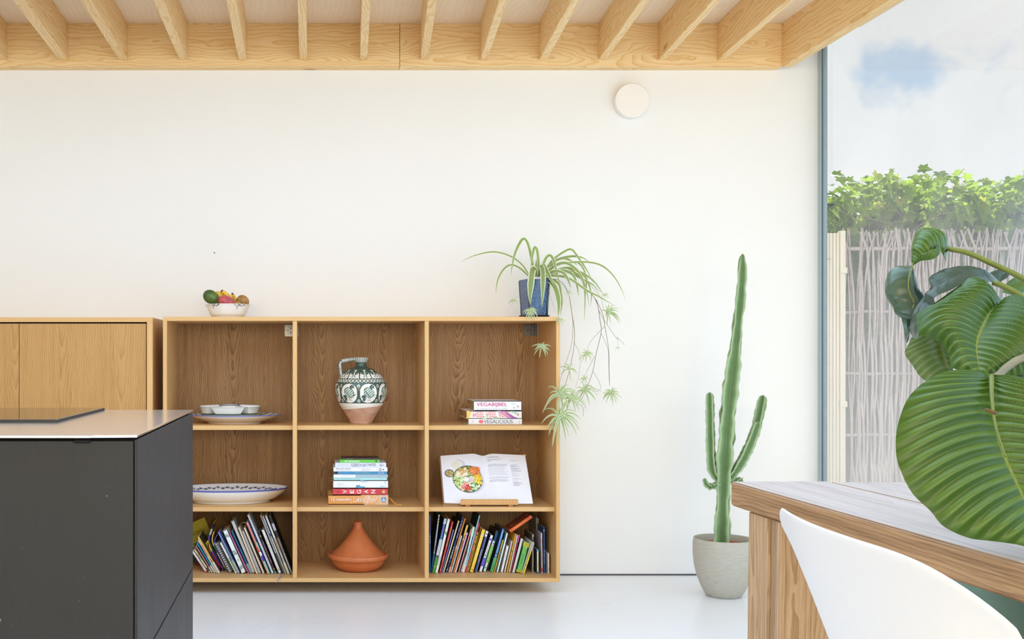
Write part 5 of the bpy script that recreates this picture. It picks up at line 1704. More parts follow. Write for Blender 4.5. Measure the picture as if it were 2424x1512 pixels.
# ================================================================== FRUIT BOWL
DF = 4.93
ZTOP = ZT
kf = DF / F / 16.8                       # 16.8 crop units per pixel (crop origin 470, 670)
def fx(x):
    return P(470 + x / 16.8, 700, DF).x
def fz(y):                                # height above the bookcase top, bowl foot at crop y 1365
    return ZTOP + (1365 - y) * kf
bw_c = fx(1165)
def bowl_col(t, r, j):
    C = np.ones(t.shape + (3,)) * hexa('f2f1f0')
    out = j < 46
    for q in range(10):
        c0 = -PI / 2 + (.74 if q % 2 else -.72) + (q // 2) * 2 * PI / 5
        a = np.abs((t - c0 + PI) % (2 * PI) - PI)
        y = (r - .80) / .2
        C[out & (np.abs(a - .22 * np.clip((r - .925) / .07, 0, 1) ** .8) < .03) & (r > .925)] = hexa('4b4a70')
        C[out & (a < .07) & (np.abs(r - .925) < .006)] = hexa('8a88a8')
        C[out & (a < .010) & (r > .885) & (r < .925)] = hexa('77759a')
    return C
wv = lambda t, r: np.clip((r - .75) / .25, 0, 1) * .018 * np.cos(10 * t)
dish('fruit_bowl', [(.001, 0), (560 * kf, 0), (590 * kf, 30 * kf), (700 * kf, 130 * kf), (760 * kf, 260 * kf), (800 * kf, 360 * kf), (830 * kf, 440 * kf), (880 * kf, 520 * kf), (895 * kf, 535 * kf), (870 * kf, 535 * kf), (800 * kf, 450 * kf), (740 * kf, 300 * kf), (600 * kf, 130 * kf), (.001, 100 * kf)],
     140, 1.0, 1.0, 0, (bw_c, DF, ZTOP), bowl_col, 'scalloped white bowl with blue sprigs holding the fruit', 'bowl', wave=wv)

def blob(name, c, rad, axis, stretch, tip, mat, label, cat, dent=0.0, group='fruit in the white bowl'):
    """rounded fruit: long axis `axis`, length factor `stretch`, egg-like narrowing `tip`"""
    bm = bmesh.new()
    bmesh.ops.create_uvsphere(bm, u_segments=32, v_segments=20, radius=1.0)
    q = Vector((0, 0, 1)).rotation_difference(Vector(axis).normalized()).to_matrix()
    for v in bm.verts:
        z = v.co.z
        s = 1 - tip * (z * .5 + .5) ** 1.4
        d = 1 - dent * math.exp(-((1 - abs(z)) / .08)) 
        v.co = q @ Vector((v.co.x * s * rad, v.co.y * s * rad, z * rad * stretch * d))
    me = bpy.data.meshes.new(name)
    bm.to_mesh(me); bm.free()
    me.polygons.foreach_set('use_smooth', [True] * len(me.polygons))
    o = link(name, me, mat)
    o.location = c
    o['label'], o['category'], o['group'] = label, cat, group
    return o
def skin(name, c0, c1, c2, sc, rough, bmp=0.0, bsc=120):
    m_, nb = new_mat(name)
    oc = objcoord(nb)
    n = nb.noise(oc, sc, 4.0, 0.6)
    finish(nb, nb.ramp(n, [(.3, lin(c0)), (.5, lin(c1)), (.7, lin(c2))]), rough, 0.5, bump=nb.noise(oc, bsc, 2.0), bump_s=bmp, bump_d=.001)
    return m_
avo = skin('avocado_skin', '2e3f1c', '4a6428', '6d8238', 22, 0.4, .35, 260)
blob('avocado', (fx(545), DF - .012, fz(560)), 300 * kf, (.85, -.1, -.52), 1.28, .30, avo, 'dark green avocado at the left of the fruit bowl', 'avocado')
blob('mango', (fx(790), DF + .03, fz(560)), 265 * kf, (.5, .2, -.7), 1.1, .1, skin('mango_skin', 'e8a82a', 'f2c03a', 'f4cc54', 20, .45), 'yellow mango behind the avocado', 'mango')
blob('peach', (fx(1140), DF - .038, fz(720)), 235 * kf, (.95, 0, -.3), 1.45, .12, skin('plum_skin', 'b6404a', 'cd5a58', '8a4560', 24, .5), 'red nectarine low at the front of the bowl', 'nectarine')
kiw = skin('kiwi_skin', '8a6232', 'a5793f', 'b98d52', 40, .6, .2, 300)
blob('kiwi', (fx(1770), DF - .01, fz(690)), 235 * kf, (.8, -.1, -.45), 1.12, .12, kiw, 'brown kiwi at the right of the fruit bowl', 'kiwi')
blob('kiwi', (fx(1570), DF - .045, fz(850)), 150 * kf, (1, 0, 0), 1.1, .05, kiw, 'second kiwi mostly hidden behind the bowl rim', 'kiwi')
ban_m = skin('banana_skin', '6a4a2a', 'e2b93a', 'ecc84c', 30, .5)
def banana(path, r, label, d):
    t = thing('banana', label, 'banana', (fx(path[0][0]), DF + d, fz(path[0][1])), 'fruit in the white bowl')
    pts = smoothpath([(fx(x), DF + d + dy, fz(y)) for x, y, dy in path], 24)
    bm = bmesh.new()
    tube(bm, pts, r, seg=6, rfun=lambda f: r * (0.35 + .65 * min(1, f / .12)) * (0.32 + .68 * min(1, (1 - f) / .3)))
    b = bmobj('peel', bm, ban_m, t, True)
    md = b.modifiers.new('round', 'SUBSURF'); md.levels = md.render_levels = 1
    bm = bmesh.new()
    p0, p1 = Vector(pts[0]), Vector(pts[2])
    tube(bm, [p0 - (p1 - p0) * .35, p0 + (p1 - p0) * .3], r * .55, r * .62, 7)
    bmobj('tip', bm, plain('40313c', 0.6, 0.3), t, label='blackened banana tip')
banana([(930, 290, 0), (1080, 410, -.004), (1260, 540, -.004), (1430, 640, 0), (1500, 660, .004)], 105 * kf, 'spotted banana lying over the red nectarine', 0.0)
banana([(1335, 390, 0), (1380, 480, .01), (1440, 580, .015), (1530, 640, .01), (1600, 700, 0)], 70 * kf, 'second banana with its stub pointing up behind the kiwi', 0.012)
# ================================================================== LEAF MATERIALS
def leaf_mat(name, build, rough=0.4, trans=0.25, spec=0.45, back=None):
    """build(nb, u, v) -> colour; u across the blade 0..1, v along it"""
    m_, nb = new_mat(name)
    uv = nb.n('ShaderNodeUVMap').outputs[0]
    u, v, _ = nb.sep(uv)
    col = build(nb, u, v)
    if back is not None:
        bf = nb.n('ShaderNodeNewGeometry').outputs['Backfacing']
        col = nb.mix(bf, col, lin(back))
    b = finish(nb, col, rough, spec)
    tr = nb.n('ShaderNodeBsdfTranslucent')
    nb.put(tr.inputs[0], nb.mix(0.45, col, (0.50, 0.62, 0.05, 1)))
    mx = nb.n('ShaderNodeMixShader')
    mx.inputs[0].default_value = trans
    nb.put(mx.inputs[1], b.outputs[0])
    nb.put(mx.inputs[2], tr.outputs[0])
    out = [n for n in nb.nt.nodes if n.type == 'OUTPUT_MATERIAL'][0]
    nb.put(out.inputs[0], mx.outputs[0])
    return m_

def spider_col(nb, u, v):
    d = nb.m('ABSOLUTE', nb.m('SUBTRACT', u, 0.5))
    n = nb.noise(nb.comb(nb.m('MULTIPLY', u, 14.0), nb.m('MULTIPLY', v, 0.6), 0.0), 1.0, 2.0)
    green = nb.mix(n, lin('7b9256'), lin('9cae74'))
    return nb.mix(smooth(nb, d, 0.30, 0.40), green, lin('e6e8c6'))
M['spider'] = leaf_mat('striped_spider_leaf', spider_col, 0.38, 0.22)
M['spider_small'] = leaf_mat('striped_plantlet_leaf', lambda nb, u, v: nb.mix(smooth(nb, nb.m('ABSOLUTE', nb.m('SUBTRACT', u, .5)), .18, .3), lin('8ea56a'), lin('d6dfba')), 0.4, 0.2)
M['runner'] = plain('8f8a54', 0.5, 0.3, vary=0.15)
M['runner_brown'] = plain('77603f', 0.55, 0.3, vary=0.2)

def strip_leaf(name, pts, w, mat, parent, n=26, fold=0.25, wprof=None, facing=None):
    """ribbon along pts (Vectors), width w, V-folded; facing: approximate direction its upper side looks"""
    pr = [Vector(q) for q in smoothpath(pts, n)]
    V = np.zeros((n, 5, 3)); UV = np.zeros((n, 5, 2))
    fac = Vector(facing) if facing is not None else Vector((0, -1, .25))
    for i, p in enumerate(pr):
        tg = (pr[min(n - 1, i + 1)] - pr[max(0, i - 1)]).normalized()
        s = tg.cross(fac)
        if s.length < 1e-3:
            s = tg.cross(Vector((0.3, -.2, 1)))
        s.normalize()
        nn = s.cross(tg).normalized()
        f = i / (n - 1)
        ww = w * (wprof(f) if wprof else min(1, .45 + f * 4) * min(1.0, ((1 - f) / .42) ** .8 + .04))
        for j in range(5):
            k = (j - 2) / 2
            V[i, j] = p + s * k * ww / 2 + nn * (abs(k) * fold * ww / 2)
            UV[i, j] = (j / 4, f)
    me = gridmesh(name, V, uv=UV)
    return link(name, me, mat, parent)

# ================================================================== SPIDER PLANT
DSP = 4.935
SZ = (1060, 540, 2.909)
ppx = 1264.5
sp = thing('spider_plant', 'variegated spider plant in blue glazed pot trailing plantlets, on the bookcase end', 'houseplant', (P(ppx, 740, DSP).x, DSP, ZT))
sauc = thing('plant_saucer', 'dark square saucer under the blue spider plant pot', 'saucer', (P(ppx, 740, DSP).x, DSP, ZT))
def sq_loft(bm, levels, yaw, cx, cy, cz, bev=.22):
    """levels: (half width, height); square with cut corners"""
    rings = []
    for hw, z in levels:
        c = hw * bev
        ring = [(hw, -hw + c), (hw, hw - c), (hw - c, hw), (-hw + c, hw), (-hw, hw - c), (-hw, -hw + c), (-hw + c, -hw), (hw - c, -hw)]
        rings.append([bm.verts.new((cx + x * math.cos(yaw) - y * math.sin(yaw), cy + x * math.sin(yaw) + y * math.cos(yaw), cz + z)) for x, y in ring])
    for a, b in zip(rings[:-1], rings[1:]):
        for i in range(8):
            bm.faces.new((a[i], a[(i + 1) % 8], b[(i + 1) % 8], b[i]))
    bm.faces.new(rings[0][::-1])
    bm.faces.new(rings[-1])
    return rings
def blue_glaze():
    m_, nb = new_mat('speckled_blue_glaze')
    oc = objcoord(nb)
    n = nb.noise(oc, 330.0, 3.0, 0.65)
    g = nb.noise(oc, 9.0, 2.0)
    col = nb.ramp(n, [(.32, lin('1d2a44')), (.5, lin('3f5f8f')), (.68, lin('7f9fc4'))])
    col = nb.mix(nb.m('MULTIPLY', smooth(nb, g, .5, .7), .5), col, lin('2a3350'))
    finish(nb, col, 0.2, 0.5)
    return m_
M['blue_glaze'] = blue_glaze()
yaw = math.radians(14)
bm = bmesh.new()
sq_loft(bm, [(.048, 0), (.052, .003), (.056, .012), (.052, .012), (.046, .006), (.0001, .006)], yaw, sp.location.x, DSP, ZT)
bmobj('dish', bm, plain('2a2733', 0.25, 0.5), sauc)
bm = bmesh.new()
sq_loft(bm, [(.040, .0065), (.0445, .012), (.0465, .06), (.0505, .12), (.053, .168), (.0538, .172), (.0485, .172), (.046, .155), (.0001, .152)], yaw, sp.location.x, DSP, ZT)
pot = bmobj('pot', bm, M['blue_glaze'], sp)
for sgn_x, sgn_y in ((1, -1), (-1, -1), (1, 1), (-1, 1)):
    pts = []
    bm = bmesh.new()
    for hw, z in ((.0466, .012), (.0482, .06), (.0522, .12), (.0546, .168)):
        x, y = sgn_x * hw * .89, sgn_y * hw * .89
        pts.append(Vector((sp.location.x + x * math.cos(yaw) - y * math.sin(yaw), DSP + x * math.sin(yaw) + y * math.cos(yaw), ZT + z)))
    tube(bm, pts, .005, .005, 6)
    bmobj('corner_rib', bm, plain('3c4a5e', 0.22, 0.5, vary=.2), pot, True)
bm = bmesh.new()
sq_loft(bm, [(.0455, .150), (.0455, .158)], yaw, sp.location.x, DSP, ZT)
bmobj('soil', bm, plain('4a3a2c', 0.95, 0.1, vary=.3), sp)

LV = [  # crop points, width (crop px), depth drift at the tip (towards the room is negative)
    ([(565, 330), (510, 250), (430, 192), (320, 163), (200, 183), (105, 222), (99, 236)], 13, -.02),
    ([(560, 335), (500, 278), (440, 252), (390, 276), (350, 340), (335, 400), (331, 455)], 15, -.05),
    ([(590, 335), (577, 210), (547, 98), (520, 72), (490, 110), (460, 180), (445, 250), (433, 325)], 22, -.06),
    ([(618, 335), (624, 240), (612, 142), (595, 136), (581, 200), (571, 284)], 22, -.03),
    ([(603, 335), (594, 282), (582, 292), (571, 380), (566, 470), (570, 530)], 44, -.10),
    ([(628, 335), (640, 262), (654, 300), (654, 400), (648, 540)], 34, -.10),
    ([(640, 330), (650, 255), (662, 262), (692, 318), (738, 402)], 30, -.06),
    ([(636, 335), (668, 220), (700, 186), (726, 215), (745, 290), (772, 392)], 22, -.04),
    ([(650, 325), (720, 222), (800, 162), (850, 145), (890, 190), (940, 262), (980, 330), (1000, 382)], 17, .02),
    ([(650, 320), (740, 226), (840, 195), (920, 201), (982, 236)], 19, .05),
    ([(655, 320), (760, 252), (880, 233), (1000, 238), (1080, 270), (1150, 340), (1200, 430), (1222, 490)], 15, -.04),
    ([(660, 325), (740, 256), (820, 241), (900, 302), (940, 380), (962, 442)], 24, -.05),
    ([(660, 330), (760, 291), (850, 311), (930, 351), (1000, 391), (1050, 442)], 20, -.02),
    ([(660, 330), (735, 296), (795, 308), (830, 360), (846, 415)], 24, -.08),
    ([(660, 330), (780, 290), (860, 321), (890, 400), (900, 472)], 20, -.03),
    ([(680, 340), (735, 405), (762, 500), (762, 602)], 38, -.10),
    ([(690, 335), (762, 382), (778, 450), (785, 520), (774, 602)], 18, .0),
    ([(660, 330), (820, 290), (905, 330), (940, 400), (945, 500), (940, 641)], 14, -.04),
    ([(660, 325), (820, 340), (960, 430), (1040, 470), (1140, 530)], 18, -.08),
    ([(650, 320), (700, 262), (800, 236), (900, 240), (950, 322), (955, 420), (976, 540)], 14, .03),
    ([(660, 325), (820, 272), (940, 330), (985, 440), (985, 540)], 15, .03),
    ([(640, 330), (690, 270), (760, 215), (830, 215), (900, 260)], 18, .06),
    ([(600, 335), (610, 240), (618, 190)], 14, .03),
    ([(660, 325), (760, 300), (880, 290), (1000, 360), (1080, 470)], 18, .02),
]
for pts, w, dd in LV:
    n = len(pts)
    q = []
    for i, (x, y) in enumerate(pts):
        D = DSP + dd * (i / (n - 1)) ** (.55 if dd <= -.08 else 1.2) - .01
        q.append(P(SZ[0] + x / SZ[2], SZ[1] + y / SZ[2], D) - sp.location)
    strip_leaf('leaf', q, S(w / SZ[2], DSP) * 1.06, M['spider'], sp)

RZ = (1300, 660, 3.877)
def runner(pts, r, mat, D0, D1, src=False):
    q = []
    n = len(pts)
    for i, (x, y) in enumerate(pts):
        D = D0 + (D1 - D0) * i / (n - 1)
        q.append((P(x, y, D) if src else P(RZ[0] + x / RZ[2], RZ[1] + y / RZ[2], D)) - sp.location)
    bm = bmesh.new()
    tube(bm, smoothpath(q, 6 * n), r * .72, r * .45, 5)
    bmobj('runner', bm, mat, sp, True, world=False)
W_ = DSP
RB, RG = M['runner_brown'], M['runner']
runner([(-90, 0), (0, 0), (100, 20), (175, 130), (210, 330), (232, 480), (225, 640), (190, 820), (140, 1000), (105, 1100)], .0019, RB, 4.93, 4.77)
runner([(210, 330), (218, 420), (205, 600), (150, 780), (90, 960)], .0012, RB, 4.86, 4.745)
runner([(232, 590), (270, 660), (285, 760), (265, 920), (240, 1000)], .0009, RB, 4.80, 4.76)
runner([(-90, -20), (120, -20), (260, 50), (420, 180), (470, 400), (475, 500), (430, 690), (400, 850), (345, 1000), (285, 1130)], .0021, RB, 4.93, 4.80)
runner([(285, 1150), (312, 1190), (315, 1260)], .0012, RB, 4.80, 4.80)
runner([(430, 190), (490, 320), (510, 430), (545, 640), (550, 800), (555, 980)], .0017, RB, 4.88, 4.82)
runner([(478, 500), (540, 650), (546, 800), (552, 950)], .0011, RB, 4.86, 4.82)
runner([(455, 290), (500, 370), (600, 520), (660, 570), (690, 606)], .0013, RB, 4.87, 4.84)
runner([(625, 545), (632, 630)], .0007, RG, 4.84, 4.84)
runner([(505, 440), (400, 550), (345, 640)], .0011, RB, 4.86, 4.83)
runner([(418, 710), (330, 880), (290, 960)], .0011, RB, 4.84, 4.80)
runner([(405, 850), (465, 960), (470, 1010), (430, 1030), (370, 980)], .0010, RB, 4.82, 4.81)
runner([(380, 985), (480, 1030), (545, 1090)], .0007, RG, 4.81, 4.81)
runner([(330, 20), (430, 110), (480, 190), (500, 290)], .0011, RB, 4.90, 4.86)
runner([(1266, 650), (1274, 664), (1272, 740), (1274, 822)], .0013, RG, 4.90, 4.755, True)
runner([(1290, 662), (1300, 690), (1312, 730), (1325, 752)], .0007, RG, 4.90, 4.755, True)
runner([(1268, 660), (1245, 682), (1215, 712)], .0007, RG, 4.86, 4.84, True)
runner([(1300, 655), (1322, 668), (1345, 690)], .0008, RG, 4.90, 4.85, True)

def plantlet(px, py, r, D, n, lean=(0, 0), big=False):
    """a rosette of small arching leaves hanging on a runner"""
    c = P(px, py, D) - sp.location
    R = S(r, D)
    allV, allUV, k = [], [], 0
    bm = bmesh.new()
    uvl = bm.loops.layers.uv.new('UVMap')
    for i in range(n):
        a = 2 * PI * (i + random.uniform(-.3, .3)) / n
        ln = R * random.uniform(.75, 1.3)
        d = Vector((math.cos(a) + lean[0], random.uniform(-.5, .5), math.sin(a) * .8 + lean[1])).normalized()
        up = Vector((0, 0, 1))
        drop = random.uniform(.35, .8)
        pts = [c, c + d * ln * .4 + up * ln * .10, c + d * ln * .75 + up * ln * (.02 - drop * .15), c + d * ln - up * ln * drop * .6]
        pr = [Vector(q) for q in smoothpath(pts, 7)]
        w = R * random.uniform(.075, .115) * (0.8 if big else 1.1)
        rows = []
        for j, p in enumerate(pr):
            tg = (pr[min(6, j + 1)] - pr[max(0, j - 1)]).normalized()
            s = tg.cross(Vector((random.uniform(-.1, .1), -1, .3))).normalized()
            f = j / 6
            ww = w * min(1, .5 + 2 * f) * (1 - f) ** .7 + .0002
            rows.append([(bm.verts.new(p + s * ww * q), (.5 + .5 * q, f)) for q in (-1, 0, 1)])
        for j in range(6):
            for q in range(2):
                vs = [rows[j][q], rows[j][q + 1], rows[j + 1][q + 1], rows[j + 1][q]]
                f = bm.faces.new([v[0] for v in vs])
                for lp, v in zip(f.loops, vs):
                    lp[uvl].uv = v[1]
    bmobj('plantlet', bm, M['spider_small'], sp, True, world=False)
for (x, y, r, D, n, ln) in [
    (1282, 822, 20, 4.755, 13, (.3, .1)), (1257, 736, 18, 4.76, 15, (0, -.2)), (1325, 756, 12, 4.755, 11, (0, -.3)), (1215, 712, 11, 4.84, 8, (0, .2)),
    (1345, 691, 9, 4.85, 9, (0, 0)), (1438, 741, 27, 4.86, 16, (.7, .25)), (1388, 838, 17, 4.83, 11, (.3, 0)), (1447, 931, 19, 4.82, 18, (0, 0)),
    (1347, 874, 24, 4.79, 8, (.1, .2)), (1326, 935, 40, 4.75, 15, (.3, .15)), (1352, 945, 34, 4.77, 12, (.4, .1)), (1325, 986, 42, 4.745, 16, (.35, -.35)),
    (1384, 925, 28, 4.80, 12, (.3, 0)), (1384, 897, 12, 4.81, 9, (0, .2)), (1432, 699, 9, 4.88, 8, (0, .2)), (1462, 823, 6, 4.84, 6, (0, 0)), (1386, 918, 10, 4.81, 8, (.4, 0)), (1462, 800, 5, 4.84, 5, (0, 0))]:
    plantlet(x, y, r, D, n, ln, r > 22)

# ================================================================== CACTUS
def cactus_mat():
    m_, nb = new_mat('ribbed_cactus_skin')
    uv = nb.n('ShaderNodeUVMap').outputs[0]
    u, v, _ = nb.sep(uv)
    oc = objcoord(nb)
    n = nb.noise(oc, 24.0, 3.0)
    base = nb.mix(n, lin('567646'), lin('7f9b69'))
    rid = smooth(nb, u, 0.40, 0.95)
    col = nb.mix(nb.m('MULTIPLY', rid, .6), base, lin('b9cfa6'))  # light on the rib edges painted in as a paler green
    col = nb.mix(nb.m('MULTIPLY', nb.m('SUBTRACT', 1.0, smooth(nb, u, .0, .30)), .6), col, lin('3f5c28'))  # shade in the grooves painted in as a darker green
    finish(nb, col, 0.45, 0.4)
    return m_
M['cactus'] = cactus_mat()
M['spine'] = plain('c9b9a4', 0.6, 0.3)
def cactus_stem(name, path, rad, ribs, phase, parent, top=True, wav=0.13, nseg=90, tw=0.0):
    """path: Vectors; rad: list of outer radii along it"""
    pr = [Vector(q) for q in smoothpath(path, nseg)]
    rr = np.interp(np.linspace(0, 1, nseg), np.linspace(0, 1, len(rad)), rad)
    NT = ribs * 12
    V = np.zeros((NT, nseg, 3)); UV = np.zeros((NT, nseg, 2))
    spines = []
    seed = random.uniform(0, 100)
    for j, p in enumerate(pr):
        tg = (pr[min(nseg - 1, j + 1)] - pr[max(0, j - 1)]).normalized()
        ax = Vector((1, 0, 0)) - tg * tg.x
        ax.normalize()
        ay = tg.cross(ax).normalized()
        f = j / (nseg - 1)
        capk = 1.0
        if top and f > .93:
            capk = math.sqrt(max(.0, 1 - ((f - .93) / .07) ** 2)) * .97 + .03
        for i in range(NT):
            a = 2 * PI * i / NT
            k = abs(math.cos(ribs * a / 2)) ** 6.0         # 1 on the rib edge, 0 in the groove
            rib = round(a / (2 * PI / ribs)) % ribs
            wob = 1 + wav * (math.sin(f * 61 + rib * 2.1 + seed) * .4 + math.sin(f * 23 + rib * 4.0 + seed) * .4 + math.sin(f * 133 + rib * 1.3) * .22) * k
            r = rr[j] * capk * (.40 + .60 * k) * wob
            an = a + phase + tw * f
            d = ax * math.cos(an) + ay * math.sin(an)
            V[i, j] = p + d * r
            UV[i, j] = (k, f)
            if i % 12 == 0:
                spines.append((Vector(V[i, j]), d, tg))
    me = gridmesh(name, V, uv=UV, closed_u=True)
    o = link(name, me, M['cactus'], parent)
    bm = bmesh.new()
    for (p, d, tg) in spines:
        for s_ in (-1, 1):
            q = (d + tg * random.uniform(-.5, .5) + tg.cross(d) * s_ * .6).normalized()
            sd = tg.cross(q).normalized() * .0006
            l = random.uniform(.003, .0055)
            a, b = bm.verts.new(p - sd), bm.verts.new(p + sd)
            c2, e = bm.verts.new(p + tg * .0008), bm.verts.new(p + q * l)
            bm.faces.new((a, b, e)); bm.faces.new((b, c2, e)); bm.faces.new((c2, a, e))
    bmobj('spines', bm, M['spine'], o, world=False, kind='stuff')
    return o
DC = 4.75
cxp = P(1713, 1400, DC).x
ca = thing('cactus_plant', 'tall branching columnar cactus in a grey textured pot by the table', 'cactus', (cxp, DC, 0))
def cp(px, py, dd=0.0):
    return P(px, py, DC + dd) - ca.location
M['pot_grey'] = None
def pot_mat():
    m_, nb = new_mat('woven_grey_pot')
    oc = objcoord(nb)
    x, y, z = nb.sep(oc)
    a = nb.m('ARCTAN2', y, x)
    s1 = nb.m('SINE', nb.m('MULTIPLY', a, 130.0))
    w = nb.noise(nb.comb(nb.m('MULTIPLY', a, 3.0), 0.0, nb.m('MULTIPLY', z, 160.0)), 1.0, 3.0, 0.6)
    n = nb.noise(oc, 9.0, 3.0)
    col = nb.mix(w, lin('a29f92'), lin('d3d0c4'))
    col = nb.mix(nb.m('MULTIPLY', nb.m('ADD', nb.m('MULTIPLY', s1, .5), .5), .18), col, lin('8f8b7c'))
    col = nb.mix(nb.m('MULTIPLY', n, .25), col, lin('bdb5a8'))
    h = nb.m('ADD', nb.m('MULTIPLY', w, .7), nb.m('MULTIPLY', s1, .15))
    finish(nb, col, .75, .25, bump=h, bump_s=.5, bump_d=.002)
    return m_
k_ = DC / F
bm = bmesh.new()
lathe(bm, [(37 * k_, 0), (40 * k_, .003), (50 * k_, .035), (60 * k_, .08), (66.5 * k_, .13), (69.5 * k_, .18), (69.5 * k_, .225), (68 * k_, .247), (67 * k_, .25), (65 * k_, .248), (65 * k_, .22), (62 * k_, .19), (.5 * k_, .188)], 80, *ca.location, cap1=True)
bmobj('pot', bm, pot_mat(), ca, True)
bm = bmesh.new()
lathe(bm, [(44 * k_, .188), (52 * k_, .222), (53 * k_, .225), (49 * k_, .225), (47 * k_, .212), (.5 * k_, .21)], 48, *ca.location, cap1=True)
bmobj('inner_pot', bm, plain('b5684a', 0.7, 0.3), ca, True, label='terracotta inner pot rim')
main = [cp(1709, 1306), cp(1710, 1230), cp(1713, 1140), cp(1719, 1040), cp(1727, 940), cp(1740, 830), cp(1749, 740), cp(1754, 690), cp(1757, 640), cp(1758, 600)]
k2 = DC / F
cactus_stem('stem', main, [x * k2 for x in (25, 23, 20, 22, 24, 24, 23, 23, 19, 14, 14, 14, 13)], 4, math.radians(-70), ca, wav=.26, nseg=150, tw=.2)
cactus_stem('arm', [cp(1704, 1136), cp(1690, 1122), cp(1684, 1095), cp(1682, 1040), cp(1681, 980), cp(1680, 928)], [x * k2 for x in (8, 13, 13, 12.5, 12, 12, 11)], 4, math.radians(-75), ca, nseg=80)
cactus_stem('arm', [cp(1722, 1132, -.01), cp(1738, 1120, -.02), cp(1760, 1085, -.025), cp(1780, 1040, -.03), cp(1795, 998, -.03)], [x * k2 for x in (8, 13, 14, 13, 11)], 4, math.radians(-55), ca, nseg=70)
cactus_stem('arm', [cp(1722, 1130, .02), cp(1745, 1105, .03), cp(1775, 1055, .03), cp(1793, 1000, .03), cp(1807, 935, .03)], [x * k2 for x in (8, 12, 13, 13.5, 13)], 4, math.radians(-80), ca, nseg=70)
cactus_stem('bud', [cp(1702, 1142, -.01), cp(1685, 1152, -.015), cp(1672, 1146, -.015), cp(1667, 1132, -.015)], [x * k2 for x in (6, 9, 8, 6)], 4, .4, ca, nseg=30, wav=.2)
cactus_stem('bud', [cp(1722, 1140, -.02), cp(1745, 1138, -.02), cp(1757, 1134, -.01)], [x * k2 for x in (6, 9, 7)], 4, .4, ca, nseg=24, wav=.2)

# ================================================================== CALATHEA
def cal_top(nb, u, v):
    d = nb.m('ABSOLUTE', nb.m('SUBTRACT', u, 0.5))
    n = nb.noise(nb.comb(nb.m('MULTIPLY', u, 3.0), nb.m('MULTIPLY', v, 3.0), 0.0), 1.0, 3.0)
    s = nb.m('SINE', nb.m('ADD', nb.m('MULTIPLY', v, 2 * PI * 17), nb.m('MULTIPLY', n, 2.0)))
    f = smooth(nb, s, -.35, .55)
    edge = smooth(nb, d, .40, .49)
    f = nb.m('MULTIPLY', f, nb.m('SUBTRACT', 1.0, nb.m('MULTIPLY', edge, .65)))
    fine = nb.noise(nb.comb(nb.m('MULTIPLY', u, 2.0), nb.m('MULTIPLY', v, 150.0), 0.0), 1.0, 2.0)
    lite = nb.mix(nb.m('MULTIPLY', fine, .7), lin('486822'), lin('587634'))
    col = nb.mix(f, lin('2c500c'), lite)
    mid = nb.m('SUBTRACT', 1.0, smooth(nb, d, .004, .011))
    return nb.mix(mid, col, lin('6f7d38'))
M['calathea'] = leaf_mat('calathea_leaf', cal_top, 0.36, 0.12, back='66756a')
M['cal_stem'] = plain('6b7834', 0.45, 0.4, vary=.12)
M['cal_stem_brown'] = plain('827e66', 0.5, 0.4, vary=.15)
PXc, PYc = 1.42, 1.68
cal = thing('calathea', 'large round-leaved calathea leaning in over the table from the right', 'houseplant', (PXc, PYc, TZ))

def resample(pts, n):
    return smoothpath(pts, n)
def big_leaf(mid, left, right, dm, dl, dr, n=70, m=17, ripple=.0032, bulge=.02, nv=13, name='leaf', mat=None):
    """mid/left/right: photo points from base to tip; dm/dl/dr: distances along them"""
    def lineD(pts, ds):
        dd = np.interp(np.linspace(0, 1, len(pts)), np.linspace(0, 1, len(ds)), ds)
        return resample([P(x, y, D) for (x, y), D in zip(pts, dd)], n)
    Mi, Le, Ri = lineD(mid, dm), lineD(left, dl), lineD(right, dr)
    V = np.zeros((2 * m - 1, n, 3)); UV = np.zeros((2 * m - 1, n, 2))
    org = np.array(cal.location)
    for j in range(n):
        c = Mi[j]
        f = j / (n - 1)
        for side, E in ((-1, Le), (1, Ri)):
            for i in range(m):
                t = i / (m - 1)
                # veins sweep towards the tip: edge sample taken further along
                e = E[j]
                p = c * (1 - t) + e * t
                across = e - c
                tg = Mi[min(n - 1, j + 1)] - Mi[max(0, j - 1)]
                nn = np.cross(across, tg)
                l = np.linalg.norm(nn)
                nn = nn / l if l > 1e-9 else np.zeros(3)
                if nn[1] > 0:
                    nn = -nn
                vv = f - .42 * t ** 1.25 * (1 - f)
                h = bulge * (math.sin(PI * min(1, t * .9))) * math.sin(PI * min(1, max(0, f)))
                h += ripple * math.sin(2 * PI * nv * vv) * math.sin(PI * t) ** .6 * min(1, 4 * f * (1 - f) + .1)
                V[(m - 1) + side * i, j] = p + nn * h - org
                UV[(m - 1) + side * i, j] = (.5 + side * t * .5, vv)
    a_, b_ = V[m, n // 2] - V[m - 2, n // 2], V[m - 1, n // 2 + 1] - V[m - 1, n // 2 - 1]
    if np.cross(a_, b_)[1] > 0:
        V, UV = V[::-1], UV[::-1]
    me = gridmesh(name, V, uv=UV)
    o = link(name, me, mat or M['calathea'], cal)
    return o
def bez_stem(pts, ds, r0, r1, mat, name='stem'):
    dd = np.interp(np.linspace(0, 1, len(pts)), np.linspace(0, 1, len(ds)), ds)
    bm = bmesh.new()
    tube(bm, smoothpath([P(x, y, D) for (x, y), D in zip(pts, dd)], 30), r0, r1, 10)
    bmobj(name, bm, mat, cal, True)

